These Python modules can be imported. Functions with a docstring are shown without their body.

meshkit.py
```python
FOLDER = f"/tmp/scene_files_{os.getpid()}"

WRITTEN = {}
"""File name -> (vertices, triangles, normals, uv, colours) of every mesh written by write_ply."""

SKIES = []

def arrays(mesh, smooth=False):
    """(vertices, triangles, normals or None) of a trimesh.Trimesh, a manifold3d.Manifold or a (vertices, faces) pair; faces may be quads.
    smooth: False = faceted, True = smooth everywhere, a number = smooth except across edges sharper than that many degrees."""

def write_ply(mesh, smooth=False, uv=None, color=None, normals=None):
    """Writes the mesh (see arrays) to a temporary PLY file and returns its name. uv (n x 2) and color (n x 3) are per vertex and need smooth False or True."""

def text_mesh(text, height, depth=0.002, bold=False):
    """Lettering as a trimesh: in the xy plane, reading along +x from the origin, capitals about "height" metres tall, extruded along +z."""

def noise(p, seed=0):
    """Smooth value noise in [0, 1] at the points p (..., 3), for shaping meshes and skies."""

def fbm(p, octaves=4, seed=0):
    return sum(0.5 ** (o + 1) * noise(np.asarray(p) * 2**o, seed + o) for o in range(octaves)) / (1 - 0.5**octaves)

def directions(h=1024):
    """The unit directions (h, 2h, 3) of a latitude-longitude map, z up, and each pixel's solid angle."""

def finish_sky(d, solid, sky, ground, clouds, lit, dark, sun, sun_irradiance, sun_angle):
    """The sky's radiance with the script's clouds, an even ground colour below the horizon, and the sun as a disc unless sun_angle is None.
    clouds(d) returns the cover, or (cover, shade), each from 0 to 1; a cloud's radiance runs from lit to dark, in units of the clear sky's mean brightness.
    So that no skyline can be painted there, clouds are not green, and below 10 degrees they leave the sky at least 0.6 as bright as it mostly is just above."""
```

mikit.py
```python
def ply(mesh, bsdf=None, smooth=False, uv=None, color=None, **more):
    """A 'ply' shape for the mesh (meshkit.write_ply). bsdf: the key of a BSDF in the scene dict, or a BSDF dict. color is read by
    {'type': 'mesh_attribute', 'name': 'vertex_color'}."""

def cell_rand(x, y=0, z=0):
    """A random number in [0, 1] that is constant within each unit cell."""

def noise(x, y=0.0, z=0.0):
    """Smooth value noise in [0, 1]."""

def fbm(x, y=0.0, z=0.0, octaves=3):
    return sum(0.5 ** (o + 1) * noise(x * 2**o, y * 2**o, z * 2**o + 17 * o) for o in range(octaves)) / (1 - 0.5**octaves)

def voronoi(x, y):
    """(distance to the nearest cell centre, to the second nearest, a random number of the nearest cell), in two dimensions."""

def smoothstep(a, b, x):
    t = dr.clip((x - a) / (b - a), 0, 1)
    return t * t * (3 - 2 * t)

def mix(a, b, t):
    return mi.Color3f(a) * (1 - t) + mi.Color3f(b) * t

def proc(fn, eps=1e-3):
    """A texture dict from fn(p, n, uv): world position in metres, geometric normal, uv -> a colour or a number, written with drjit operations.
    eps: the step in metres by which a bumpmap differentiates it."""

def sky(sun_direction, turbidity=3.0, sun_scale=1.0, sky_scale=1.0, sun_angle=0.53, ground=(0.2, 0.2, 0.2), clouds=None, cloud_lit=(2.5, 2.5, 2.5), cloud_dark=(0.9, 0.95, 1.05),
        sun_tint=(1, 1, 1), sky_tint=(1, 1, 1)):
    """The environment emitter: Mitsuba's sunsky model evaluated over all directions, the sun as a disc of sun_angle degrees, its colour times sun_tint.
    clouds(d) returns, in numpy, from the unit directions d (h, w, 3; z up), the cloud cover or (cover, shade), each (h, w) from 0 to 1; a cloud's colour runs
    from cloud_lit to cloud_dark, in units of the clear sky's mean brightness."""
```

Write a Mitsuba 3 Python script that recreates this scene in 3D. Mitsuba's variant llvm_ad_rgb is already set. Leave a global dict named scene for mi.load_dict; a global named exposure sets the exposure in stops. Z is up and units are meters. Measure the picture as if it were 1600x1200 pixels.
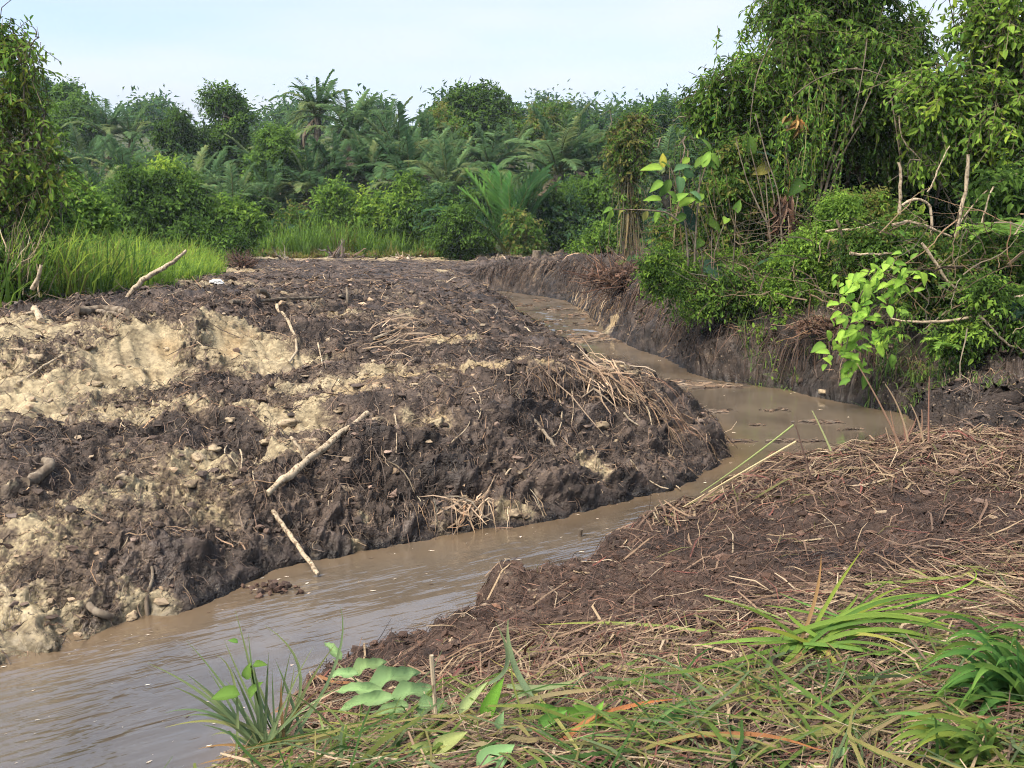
import math, random
import numpy as np
import mitsuba as mi
import drjit as dr
import mikit, meshkit
from mikit import noise, fbm, smoothstep, mix
import shapely
from scipy.interpolate import RBFInterpolator

T = mi.ScalarTransform4f
scene, labels = {}, {}

# ------------------------------------------------------------------ camera, sky, exposure
F, PITCH, EYE = 1537.0, math.atan(240 / 1537.0), np.array([0, 0, 1.6])      # focal length in pixels of a 1600 wide picture
FWD = np.array([0, math.cos(PITCH), -math.sin(PITCH)])
UP = np.array([0, math.sin(PITCH), math.cos(PITCH)])
scene['haze_air'] = {'type': 'homogeneous', 'albedo': {'type': 'rgb', 'value': [.95, .95, .955]}, 'sigma_t': {'type': 'rgb', 'value': [.00020, .00024, .00028]}}
scene['camera'] = {'medium': {'type': 'ref', 'id': 'haze_air'}, 'type': 'perspective', 'fov': math.degrees(2 * math.atan(800 / F)), 'fov_axis': 'x', 'near_clip': 0.05, 'far_clip': 3000.0,
                   'to_world': T().look_at(origin=EYE.tolist(), target=(EYE + FWD).tolist(), up=[0, 0, 1])}


def cloud_cover(d):
    e = d / np.maximum(d[..., 2:3], 0.06)
    q = np.stack([e[..., 0] * 0.55, e[..., 1] * 0.55, 0 * e[..., 0]], -1)
    n = meshkit.fbm(q + 7.3, 5, 3)
    m = meshkit.fbm(q * 0.5 + 31.3, 4, 9)
    cover = np.clip(0.62 + 1.5 * (n - 0.5) + 0.3 * np.exp(-np.maximum(d[..., 2], 0) * 4), 0.3, 1)
    shade = np.clip(0.35 + 2.2 * (m - 0.5), 0, 1)
    return cover, shade


exposure = 3.28
scene['sky_light'] = mikit.sky((-0.42, -0.42, 0.86), turbidity=4, sun_scale=0.72, sun_angle=34, clouds=cloud_cover, ground=(0.1, 0.09, 0.06),
                               cloud_lit=(1.15, 1.25, 1.40), cloud_dark=(0.94, 1.05, 1.26), sky_tint=(0.76, 0.79, 0.86), sun_tint=(0.93, 0.97, 1.05))

# ------------------------------------------------------------------ helpers
used = {}


def numbered(name):
    used[name] = used.get(name, 0) + 1
    return name if used[name] == 1 else f'{name}_{used[name] - 1:03d}'


def tag(key, label=None, cat=None, group=None, kind=None):
    labels[key] = {k: v for k, v in (('label', label), ('category', cat), ('group', group), ('kind', kind)) if v}


def put(name, vfc, bsdf, parent=None, smooth=False, uv=None):
    """One entry of scene from (vertices, faces, colours)."""
    key = numbered(name if parent is None else parent + '__' + name)
    v, f, c = vfc
    scene[key] = mikit.ply((v, f), bsdf, smooth=smooth, uv=uv, color=c)
    return key


def thing(name, label, cat, group=None):
    key = numbered(name)
    tag(key, label, cat, group)
    return key


def ray(u, v):
    u, v = np.asarray(u, float), np.asarray(v, float)
    return FWD + ((u - 800) / F)[..., None] * np.array([1.0, 0, 0]) - ((v - 600) / F)[..., None] * UP


def ground_at(u, v, z):
    """The point of height z seen at photograph pixel (u, v)."""
    d = ray(u, v)
    return EYE + d * ((np.asarray(z, float) - EYE[2]) / d[..., 2])[..., None]


def at(u, v, y):
    """The point at distance y (along +y) seen at photograph pixel (u, v)."""
    d = ray(u, v)
    return EYE + d * (np.asarray(y, float) / d[..., 1])[..., None]


def unit(a):
    return a / np.maximum(np.linalg.norm(a, axis=-1, keepdims=True), 1e-9)


TAB = np.random.default_rng(11).random((8, 256, 256))


def n2(x, y, s=0):
    """Value noise in [0, 1] in two dimensions."""
    x, y = np.asarray(x, float) + 37.7 * s, np.asarray(y, float) + 11.1 * s
    i, j = np.floor(x).astype(int), np.floor(y).astype(int)
    a, b = x - i, y - j
    a, b = a * a * (3 - 2 * a), b * b * (3 - 2 * b)
    t, i, j, k, l = TAB[s % 8], i & 255, j & 255, (i + 1) & 255, (j + 1) & 255
    return (t[i, j] * (1 - a) + t[k, j] * a) * (1 - b) + (t[i, l] * (1 - a) + t[k, l] * a) * b


def f2(x, y, o=3, s=0):
    return sum(0.5 ** (k + 1) * n2(x * 2**k * 1.03, y * 2**k * 0.97, s + k) for k in range(o)) / (1 - 0.5**o)


def ss(a, b, x):
    t = np.clip((x - a) / (b - a), 0, 1)
    return t * t * (3 - 2 * t)


def join(parts):
    parts = [p for p in parts if len(p[0])]
    at_ = np.cumsum([0] + [len(p[0]) for p in parts])
    return np.vstack([p[0] for p in parts]), np.vstack([p[1] + a for p, a in zip(parts, at_)]), np.vstack([p[2] for p in parts])


def tubes(P, R, C, sides=3, seed=0):
    """P (n, k, 3), R (n, k), C (n, 3): n tapering tubes in one mesh."""
    P, R, C = np.asarray(P, float), np.asarray(R, float), np.asarray(C, float)
    n, k, _ = P.shape
    t = unit(np.gradient(P, axis=1))
    ref = np.random.default_rng(seed).normal(size=(n, 1, 3)) * np.ones((1, k, 1))
    a = unit(np.cross(t, ref))
    b = np.cross(t, a)
    w = np.arange(sides) * 2 * np.pi / sides
    V = P[:, :, None] + R[:, :, None, None] * (np.cos(w)[:, None] * a[:, :, None] + np.sin(w)[:, None] * b[:, :, None])
    i, j, s = np.meshgrid(np.arange(n), np.arange(k - 1), np.arange(sides), indexing='ij')
    q = lambda jj, sv: (i * k + jj) * sides + sv % sides
    p0, p1, p2, p3 = q(j, s), q(j, s + 1), q(j + 1, s + 1), q(j + 1, s)
    Fc = np.concatenate([np.stack([p0, p1, p2], -1).reshape(-1, 3), np.stack([p0, p2, p3], -1).reshape(-1, 3)])
    caps = []
    if sides > 3:
        ii = np.arange(n)
        for m in range(1, sides - 1):
            caps.append(np.stack([(ii * k) * sides, (ii * k) * sides + m + 1, (ii * k) * sides + m], -1))
            e = (ii * k + k - 1) * sides
            caps.append(np.stack([e, e + m, e + m + 1], -1))
    if caps:
        Fc = np.concatenate([Fc] + caps)
    return V.reshape(-1, 3), Fc, np.repeat(C, k * sides, 0)


def ribbons(P, W, C, side=None, seed=0, tip=None):
    """P (n, k, 3), W (n, k): n flat blades in one mesh, colour from C to tip along the blade."""
    P, W, C = np.asarray(P, float), np.asarray(W, float), np.asarray(C, float)
    n, k, _ = P.shape
    t = unit(np.gradient(P, axis=1))
    if side is None:
        side = np.random.default_rng(seed).normal(size=(n, 3))
    a = unit(np.cross(t, np.cross(np.broadcast_to(np.asarray(side)[:, None], P.shape), t)))
    V = np.stack([P - a * W[..., None] / 2, P + a * W[..., None] / 2], 2)
    i, j = np.meshgrid(np.arange(n), np.arange(k - 1), indexing='ij')
    b = (i * k + j) * 2
    Fc = np.concatenate([np.stack([b, b + 1, b + 3], -1).reshape(-1, 3), np.stack([b, b + 3, b + 2], -1).reshape(-1, 3)])
    tip = C if tip is None else np.asarray(tip)
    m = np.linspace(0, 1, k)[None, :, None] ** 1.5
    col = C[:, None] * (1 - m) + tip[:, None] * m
    return V.reshape(-1, 3), Fc, np.repeat(col.reshape(-1, 3), 2, 0)


LEAF = {  # (along, across, up) points and triangles
    'diamond': ([(0, 0, 0), (.45, -.5, .1), (1, 0, -.12), (.45, .5, .1)], [(0, 1, 2), (0, 2, 3)]),
    'oval': ([(0, 0, 0), (.3, -.46, .1), (.72, -.36, .03), (1, 0, -.16), (.72, .36, .03), (.3, .46, .1)],
             [(0, 1, 2), (0, 2, 3), (0, 3, 4), (0, 4, 5)]),
}


def leaf_shape(n=9, power=0.8, curl=0.25, fold=0.16, wave=0.0, heart=0.0, seed=0):
    """A finer leaf for large leaves: n stations along the midrib, a fold along it and a drooping tip."""
    r = np.random.default_rng(seed)
    t = np.linspace(0, 1, n)
    w = np.sin(np.pi * t**power) ** 0.85 * 0.5
    w[0] = w[-1] = 0
    pts, tri = [], []
    for i in range(n):
        up = -curl * t[i] ** 2
        wl, wr = (wave * r.normal(), wave * r.normal())
        back = heart * (1 - t[i]) ** 3
        pts += [(t[i] - back * (w[i] > 0), -w[i], up + fold * w[i] * 2 + wl), (t[i], 0, up), (t[i] - back * (w[i] > 0), w[i], up + fold * w[i] * 2 + wr)]
    for i in range(n - 1):
        a, b = 3 * i, 3 * i + 3
        tri += [(a, a + 1, b + 1), (a, b + 1, b), (a + 1, a + 2, b + 2), (a + 1, b + 2, b + 1)]
    return pts, tri


def leaves(pos, d, nrm, L, W, C, shape='diamond'):
    pos, d = np.asarray(pos, float), unit(np.asarray(d, float))
    s = unit(np.cross(nrm, d))
    u = np.cross(d, s)
    pts, tri = LEAF[shape] if isinstance(shape, str) else shape
    pts, tri = np.array(pts, float), np.array(tri)
    L, W = np.broadcast_to(L, len(pos)), np.broadcast_to(W, len(pos))
    V = pos[:, None] + pts[None, :, :1] * (d * L[:, None])[:, None] + pts[None, :, 1:2] * (s * W[:, None])[:, None] + pts[None, :, 2:] * (u * L[:, None])[:, None]
    Fc = tri[None] + (np.arange(len(pos)) * len(pts))[:, None, None]
    return V.reshape(-1, 3), Fc.reshape(-1, 3), np.repeat(C, len(pts), 0)


def tint(rng, n, base, var=0.25, hue=0.12):
    """n colours around base: brighter or darker, yellower or bluer."""
    b = np.broadcast_to(np.asarray(base, float), (n, 3)) * np.exp(var * rng.normal(size=(n, 1)))
    h = hue * rng.normal(size=(n, 1))
    return np.clip(b * np.exp(h * np.array([[1.0, 0.25, -0.3]])), 0.003, 0.8)


def wander(rng, a, b, k, amp):
    """A crooked line of k points from a to b."""
    t = np.linspace(0, 1, k)[:, None]
    o = np.cumsum(rng.normal(size=(k, 3)), 0)
    o = o - o[:1] * (1 - t) - o[-1:] * t
    return np.asarray(a) * (1 - t) + np.asarray(b) * t + o * amp * np.linalg.norm(np.asarray(b) - np.asarray(a)) / k**0.5


# ------------------------------------------------------------------ materials
def vcol():
    return {'type': 'mesh_attribute', 'name': 'vertex_color'}


scene['leaf_stuff'] = {'type': 'principledthin', 'base_color': vcol(), 'roughness': 0.42, 'diff_trans': 0.95, 'eta': 1.4}
scene['dry_stuff'] = {'type': 'twosided', 'bsdf': {'type': 'principled', 'base_color': vcol(), 'roughness': 0.75, 'specular': 0.3}}


def bark_color(p, n, uv):
    a = fbm(p.x * 22, p.y * 22, p.z * 6, 3)
    b = noise(p.x * 3, p.y * 3, p.z * 2)
    return mix((0.09, 0.07, 0.052), (0.20, 0.17, 0.13), smoothstep(0.3, 0.7, a)) * (0.6 + 0.6 * b)


def pale_bark_color(p, n, uv):
    a = fbm(p.x * 60, p.y * 60, p.z * 25, 3)
    b = noise(p.x * 14, p.y * 14, p.z * 9)
    return mix((0.13, 0.095, 0.06), (0.36, 0.30, 0.21), smoothstep(0.28, 0.55, a)) * (0.7 + 0.45 * b)


scene['bark'] = {'type': 'twosided', 'bsdf': {'type': 'principled', 'base_color': mikit.proc(bark_color), 'roughness': 0.85, 'specular': 0.2}}
scene['pale_bark'] = {'type': 'twosided', 'bsdf': {'type': 'principled', 'base_color': mikit.proc(pale_bark_color), 'roughness': 0.7, 'specular': 0.3}}

# ------------------------------------------------------------------ the lie of the land
WATER = -1.2
left_line = [(-260, 1100), (-100, 1062), (0, 1033), (60, 1022), (110, 1005), (180, 985), (250, 972), (300, 948), (340, 928), (372, 910), (400, 893), (480, 872), (540, 862), (600, 853), (700, 836), (760, 828),
             (800, 822), (870, 808), (930, 790), (1000, 772), (1060, 756), (1110, 735), (1150, 716)]
left_far = [(2.85, 13.2), (2.6, 14.6), (2.25, 16.6), (1.95, 18.6)]
left_channel = [(893, 552), (880, 540), (852, 525), (828, 512), (812, 495), (790, 478), (765, 464), (745, 455)]
right_channel = [(790, 455), (845, 463), (885, 470), (918, 487), (938, 508), (950, 527), (1000, 545), (1042, 562), (1085, 586), (1150, 599), (1222, 607), (1300, 626), (1380, 640), (1425, 648), (1448, 664), (1440, 690)]
near_line = [(1470, 690, -.5, .75), (1400, 692, -.45, .5), (1300, 700, -.42, .35), (1200, 717, -.5, .3), (1130, 752, -.58, .22), (1040, 800, -.66, .2), (960, 842, -.7, .15), (890, 884, -.78, .12), (830, 888, -.72, .14), (755, 884, -.66, .14), (738, 930, -.68, .1),
             (712, 966, -.72, .1), (640, 984, -.74, .1), (592, 1000, -.74, .12), (560, 1022, -.8, .1), (470, 1062, -.84, .1), (390, 1130, -.86, .1), (320, 1192, -.86, .1), (200, 1300, -.9, .1), (0, 1420, -.9, .1), (-300, 1500, -.9, .1)]
wl = ground_at(*np.array(left_line, float).T, WATER)[:, :2]
wc = ground_at(*np.array(left_channel, float).T, WATER)[:, :2]
wr = ground_at(*np.array(right_channel, float).T, WATER)[:, :2]
nl = np.array(near_line, float)
crest = ground_at(nl[:, 0], nl[:, 1], nl[:, 2])[:, :2]
tang = np.gradient(crest, axis=0)
out = unit(np.stack([tang[:, 1], -tang[:, 0]], 1)) * nl[:, 3:4]
mid_w = np.array([2.0, 11.0])
out = np.where((out * (mid_w - crest)).sum(1, keepdims=True) < 0, -out, out)
wn = crest + out
water_xy = np.vstack([wl, left_far, wc, wr, wn, [[-14, 1.0], [-14, 5.2]]])
water_poly = shapely.Polygon(water_xy).buffer(0)
if water_poly.geom_type != 'Polygon':
    water_poly = max(water_poly.geoms, key=lambda g: g.area)
near_poly = shapely.Polygon(np.vstack([wn[::-1], [[9.5, 13.2], [40, 17], [60, -20], [-60, -20], [-30, 1]]])).buffer(0)
left_poly = shapely.Polygon(np.vstack([[[-90, 4]], wl, left_far, wc, [[-2, 58], [0, 70], [-90, 70]]])).buffer(0)

# heights of the ground away from the water: (u, v, z) seen in the photograph, or (x, y, z) in metres
tops = [(0, 690, -.42), (120, 690, -.42), (0, 640, -.38), (250, 640, -.36), (420, 640, -.33), (600, 612, -.3), (300, 690, -.4), (450, 690, -.4), (0, 580, -.1), (0, 520, .2), (120, 512, .24), (230, 605, -.35), (190, 515, .3), (300, 512, .28),
        (350, 590, -.3), (370, 508, .26), (480, 515, .15), (540, 590, -.24), (560, 510, .08), (640, 530, -.05), (650, 640, -.22), (760, 605, -.1), (860, 585, -.1), (930, 590, -.16), (1000, 615, -.25), (1060, 655, -.4),
        (1110, 695, -.62), (720, 540, -.12), (800, 545, -.3), (860, 560, -.3), (100, 475, .2), (300, 460, .1), (500, 455, .1), (650, 470, 0), (760, 490, -.35), (700, 440, -.1), (500, 425, 0), (350, 430, 0), (400, 408, 0), (600, 408, 0), (760, 418, -.1),
        (700, 455, -.3), (740, 440, -.4), (830, 425, .1), (880, 415, .3), (950, 420, .4), (1000, 440, .3), (1050, 455, .22), (1100, 470, .18), (1200, 500, -.02), (1300, 530, -.15), (1400, 560, -.3), (1500, 590, -.4), (1600, 600, -.45), (1500, 660, -.8), (1600, 660, -.7),
        (1750, 640, -.5), (1500, 520, 0), (1600, 520, 0), (1400, 470, .2), (1250, 440, .2), (1100, 430, .2)]
tops_xy = [(1.0, 16, -.62), (1.6, 15, -.6), (.5, 18, -.6), (1.0, 18, -.7), (.3, 21, -.7), (.9, 14.2, -.32), (0, 24, -.6), (-3, 70, 0), (10, 60, .1), (20, 60, 0), (30, 40, .2), (40, 60, .2), (-20, 40, .3), (-25, 22, .4), (-12, 18, .35), (-40, 60, .3), (-14, 10, .1), (-14, 7, -.3), (12, 24, .3), (20, 20, .3), (9, 12, -.5), (14, 10, -.2), (10, 5, 0),
           (5, 3.2, .0), (3, 3, 0), (0, 2.6, -.05), (-1.2, 3.2, -.45), (-4, 2, -.4), (0, -3, .1), (6, -3, .1), (-6, -3, -.1), (10, 0, .1), (2.2, 5, -.35), (4, 6.2, -.26), (3.0, 4, -.12), (1.2, 4.2, -.35), (0.1, 4.2, -.5), (6, 8.2, -.3), (0.6, 3.4, -.15), (-.4, 3.6, -.42)]
tp = np.array(tops, float)
cp = np.vstack([np.column_stack([ground_at(tp[:, 0], tp[:, 1], tp[:, 2])[:, :2], tp[:, 2]]), np.array(tops_xy, float), np.column_stack([crest, nl[:, 2]])])
q = lambda xy: np.column_stack([xy[:, 0], np.log(np.maximum(xy[:, 1] + 12, 1)) * 14])
rbf = RBFInterpolator(q(cp), cp[:, 2], kernel='linear', smoothing=0.004)
gx = np.unique(np.concatenate([np.arange(-9, 9.01, .07), -9 - np.geomspace(.1, 51, 60), 9 + np.geomspace(.1, 51, 60)]))
gy = np.unique(np.concatenate([np.arange(-6, 1, .5), np.arange(1, 24, .07), np.geomspace(24, 80, 140)]))
GX, GY = np.meshgrid(gx, gy, indexing='ij')
pts = np.column_stack([GX.ravel(), GY.ravel()])
top = rbf(q(pts)).reshape(GX.shape)
sp = shapely.points(pts)
shapely.prepare(water_poly)
edge = water_poly.exterior
shapely.prepare(edge)
sd = shapely.distance(edge, sp)
sd = np.where(shapely.contains(water_poly, sp), -sd, sd).reshape(GX.shape)
for g in (near_poly, left_poly):
    shapely.prepare(g)
is_near = shapely.contains(near_poly, sp).reshape(GX.shape)
is_left = shapely.contains(left_poly, sp).reshape(GX.shape) & ~is_near
# how wide the slope down to the water is
wide = [(-4.5, 7, 2.9), (-3, 8, 2.3), (-2.4, 8.6, 1.1), (-1.2, 9, 1.05), (0, 10, 1.5), (1, 10.5, 1.9), (2, 11.5, 1.5), (2.8, 12.5, 1.0), (2, 17, 1.2), (0.5, 26, 1.6), (0, 40, 1.6)]
wv = np.array(wide)
d2 = ((GX[..., None] - wv[:, 0]) ** 2 + (GY[..., None] - wv[:, 1]) ** 2 + .05) ** -1.5
width = np.where(is_left, (d2 * wv[:, 2]).sum(-1) / d2.sum(-1), np.where(is_near, np.where(GY < 8, .16, .4), np.where(GX > 6.2, 2.6, .55 + 1.5 * f2(GX * .55, GY * .55, 2, 3))))
s = np.clip(sd / width, 0, 1)
prof = np.where(is_left, 1 - (1 - s) ** 1.55, np.where(is_near, s**.7, 1 - (1 - s) ** 1.8))
base = np.where(sd > 0, WATER + (top - WATER) * prof, WATER - np.clip(-sd * .9, 0, .45))
base -= .02 * (sd <= 0)


def look_up(grid, x, y):
    x, y = np.asarray(x, float), np.asarray(y, float)
    i = np.clip(np.searchsorted(gx, x) - 1, 0, len(gx) - 2)
    j = np.clip(np.searchsorted(gy, y) - 1, 0, len(gy) - 2)
    a, b = np.clip((x - gx[i]) / (gx[i + 1] - gx[i]), 0, 1), np.clip((y - gy[j]) / (gy[j + 1] - gy[j]), 0, 1)
    return (grid[i, j] * (1 - a) + grid[i + 1, j] * a) * (1 - b) + (grid[i, j + 1] * (1 - a) + grid[i + 1, j + 1] * a) * b


near_grid, left_grid = is_near.astype(float), is_left.astype(float)


def hill(x, y):
    """The slope with the plantation, behind the cleared field."""
    return ss(64, 84, y) * np.clip(y - 68, 0, 135) * (.160 + .02 * np.sin(x * .03 + 1)) + ss(90, 300, y) * 12 * ss(-10, -120, x)


def land(x, y):
    return look_up(base, x, y) * (1 - ss(62, 78, y)) + hill(x, y)


# pale clay in the dark peat: (u, v, z, radius across, radius in depth, amount)
clay_spots = [(200, 560, 0, .85, .75, 1.1), (225, 540, .1, .45, .6, 1.2), (395, 545, 0, .85, .75, 1.05), (440, 550, 0, .6, .6, 1.1), (480, 560, -.1, .5, .5, .75), (100, 600, -.2, 1.2, .7, .8), (20, 640, -.38, 1.5, .8, .85), (-120, 600, -.2, 2, 1.2, .8), (110, 655, -.38, 1.3, .55, 1.0), (250, 645, -.36, 1.4, .45, .8),
              (400, 640, -.33, 1.2, .42, .85), (560, 615, -.3, .9, .4, .95), (620, 602, -.28, .5, .35, .9), (60, 525, .2, 1.3, .5, .85), (-100, 520, .2, 2.2, .6, .85), (250, 508, .27, 1.1, .3, .8), (380, 510, .25, .7, .3, .8), (300, 720, -.45, .6, .45, .7), (330, 700, -.42, .5, .4, .75), (470, 662, -.35, .55, .3, .95), (450, 690, -.42, .35, .2, .8), (230, 740, -.5, .8, .5, .6),
              (0, 880, -.9, .6, .6, .7), (30, 990, -1.1, .5, .45, .8), (-150, 960, -.95, 1.0, .9, .8), (110, 985, -1.12, .4, .28, .75), (60, 840, -.75, .55, .45, .7), (250, 925, -1.02, .22, .22, 1.0), (205, 962, -1.1, .25, .18, .95), (90, 790, -.65, .5, .4, .5),
              (800, 798, -1.1, .14, .1, 1.0), (540, 856, -1.15, .1, .08, 1.0), (940, 662, -.4, .25, .2, .8), (600, 470, .05, 2.2, 1.6, .45), (350, 448, .08, 3, 1.2, .6), (560, 500, .1, 1.2, .7, .6), (620, 495, .05, .8, .7, .65), (470, 490, .15, 1.4, .6, .55), (430, 440, .08, 2.5, .8, .55), (700, 540, -.1, .6, .5, .6),
              (300, 405, 0, 7, 4, .55), (500, 404.5, 0, 8, 3.5, .95), (700, 404.5, 0, 8, 3, .9), (380, 425, .0, 1.6, 1.6, .8), (850, 408, .25, 2, 2, .35), (925, 490, -.8, .5, 1.2, .7), (955, 505, -.9, .35, .7, .65), (1285, 612, -1.0, .16, .25, .75), (640, 650, -.25, .5, .2, .5), (720, 590, -.12, .9, .25, .6), (860, 570, -.2, .6, .2, .5), (940, 585, -.2, .4, .3, .55), (560, 760, -.7, .12, .1, .6), (680, 790, -.95, .12, .1, .6), (345, 770, -.6, .35, .2, .45), (690, 420, -.05, 1.2, 1.0, .7)]
cs = np.array(clay_spots, float)
cxy = ground_at(cs[:, 0], cs[:, 1], cs[:, 2])[:, :2]


def clay(x, y):
    x, y = np.asarray(x, float), np.asarray(y, float)
    wx, wy = x + .5 * (f2(x * 1.7, y * 1.7, 3, 1) - .5), y + .5 * (f2(x * 1.7, y * 1.7, 3, 4) - .5)
    m = np.zeros(x.shape)
    for (ax, ay), (_, _, zc, rx, ry, amt) in zip(cxy, cs):
        near = (np.abs(x - ax) < 2.2 * rx) & (np.abs(y - ay) < 2.2 * ry)
        m[near] = np.maximum(m[near], (amt + .08 * (ay < 16)) * np.exp(-(((wx[near] - ax) / rx) ** 2 + ((wy[near] - ay) / ry) ** 2) * .8))
    return m


rough_grid = np.where(is_near, .55, np.where(is_left, 1.0, 1.6))


def relief(x, y, cl):
    """Clods, ruts and lumps of the dug-up ground; the pattern runs along the slope, not down the plumb line."""
    d = look_up(sd, x, y)
    h = look_up(base, x, y)
    nearby = look_up(near_grid, x, y)
    a = ss(-.22, .25, d) * look_up(rough_grid, x, y)
    y = y + 1.25 * h
    wx, wy = x + .3 * (n2(x * 3, y * 3, 5) - .5), y + .3 * (n2(x * 3, y * 3, 6) - .5)
    bil = lambda k, sdd: np.abs(2 * f2(wx * k, wy * k, 2, sdd) - 1)
    big = (f2(wx * .8 + 3, wy * .8, 2, 2) - .5) * .6 + (.35 - bil(1.5, 4)) * .34
    patchy = .35 + 1.3 * f2(x * .7 + 5, y * .7, 2, 0)
    mid = (.40 - bil(3.6, 3)) * .17 + ((.35 - bil(7.5, 1)) * .085 + (.35 - bil(17, 2)) * .055) * patchy
    fine = ((n2(x * 23, y * 23, 2) - .5) * .055 + (n2(x * 47, y * 47, 7) - .5) * .034) * patchy
    smooth_clay = ss(.6, .95, cl) * .9
    scrape = (n2((x + .35 * y) * 16, y * .9, 3) - .5) * .075 * ss(.7, .95, cl)
    far = 1 - .45 * ss(20, 50, y) * (look_up(left_grid, x, y) > .5)
    return a * far * (big * .62 * (1 - .6 * nearby) + (mid + fine) * (1 - smooth_clay) + scrape) * (1 - ss(60, 75, y) * .5)


def surf(x, y):
    x, y = np.asarray(x, float), np.asarray(y, float)
    e = .06
    g2 = ((land(x + e, y) - land(x - e, y)) ** 2 + (land(x, y + e) - land(x, y - e)) ** 2) / (4 * e * e)
    return land(x, y) + relief(x, y, clay(x, y)) * np.sqrt(1 + np.minimum(g2, 2.0)) ** .5


def hit(u, v, y0=2.2, y1=75):
    """Where the line of sight through photograph pixel (u, v) first meets the ground."""
    d = ray(u, v)
    d = d / d[1]
    y = np.geomspace(y0, y1, 900)
    p = EYE + d * y[:, None]
    below = np.nonzero(p[:, 2] < np.maximum(surf(p[:, 0], p[:, 1]), WATER))[0]
    return p[below[0]] if len(below) else p[-1]


# ------------------------------------------------------------------ the ground and the water
dens = np.array([[2.0, 1.2], [3, 1.0], [5, .85], [6.5, .62], [13, .62], [16, 1.0], [25, 1.6], [60, 2.4], [80, 9], [120, 30], [2200, 60]])
ys, y = [], 1.6
while y < 420:
    ys.append(y)
    y += y * .0056 * np.interp(y, dens[:, 0], dens[:, 1])
ys = np.concatenate([[-6, -4, -2, -.6, .3, .9, 1.3], ys])
tx = np.concatenate([-np.geomspace(2.2, .66, 20)[:-1], np.linspace(-.66, .66, 640), np.geomspace(.66, 2.2, 20)[1:]])
Y, TX = np.meshgrid(ys, tx, indexing='ij')
X = TX * (np.abs(Y) + .8)
X = X + .3 * (n2(X * 9, Y * 9, 3) - .5) * .06
cl = clay(X, Y)
Z = land(X, Y) + relief(X, Y, cl)
nr, nc = X.shape
idx = np.arange(nr * nc).reshape(nr, nc)
quads = np.stack([idx[:-1, :-1], idx[:-1, 1:], idx[1:, 1:], idx[1:, :-1]], -1).reshape(-1, 4)
Z0, E = land(X, Y), .06
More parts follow.
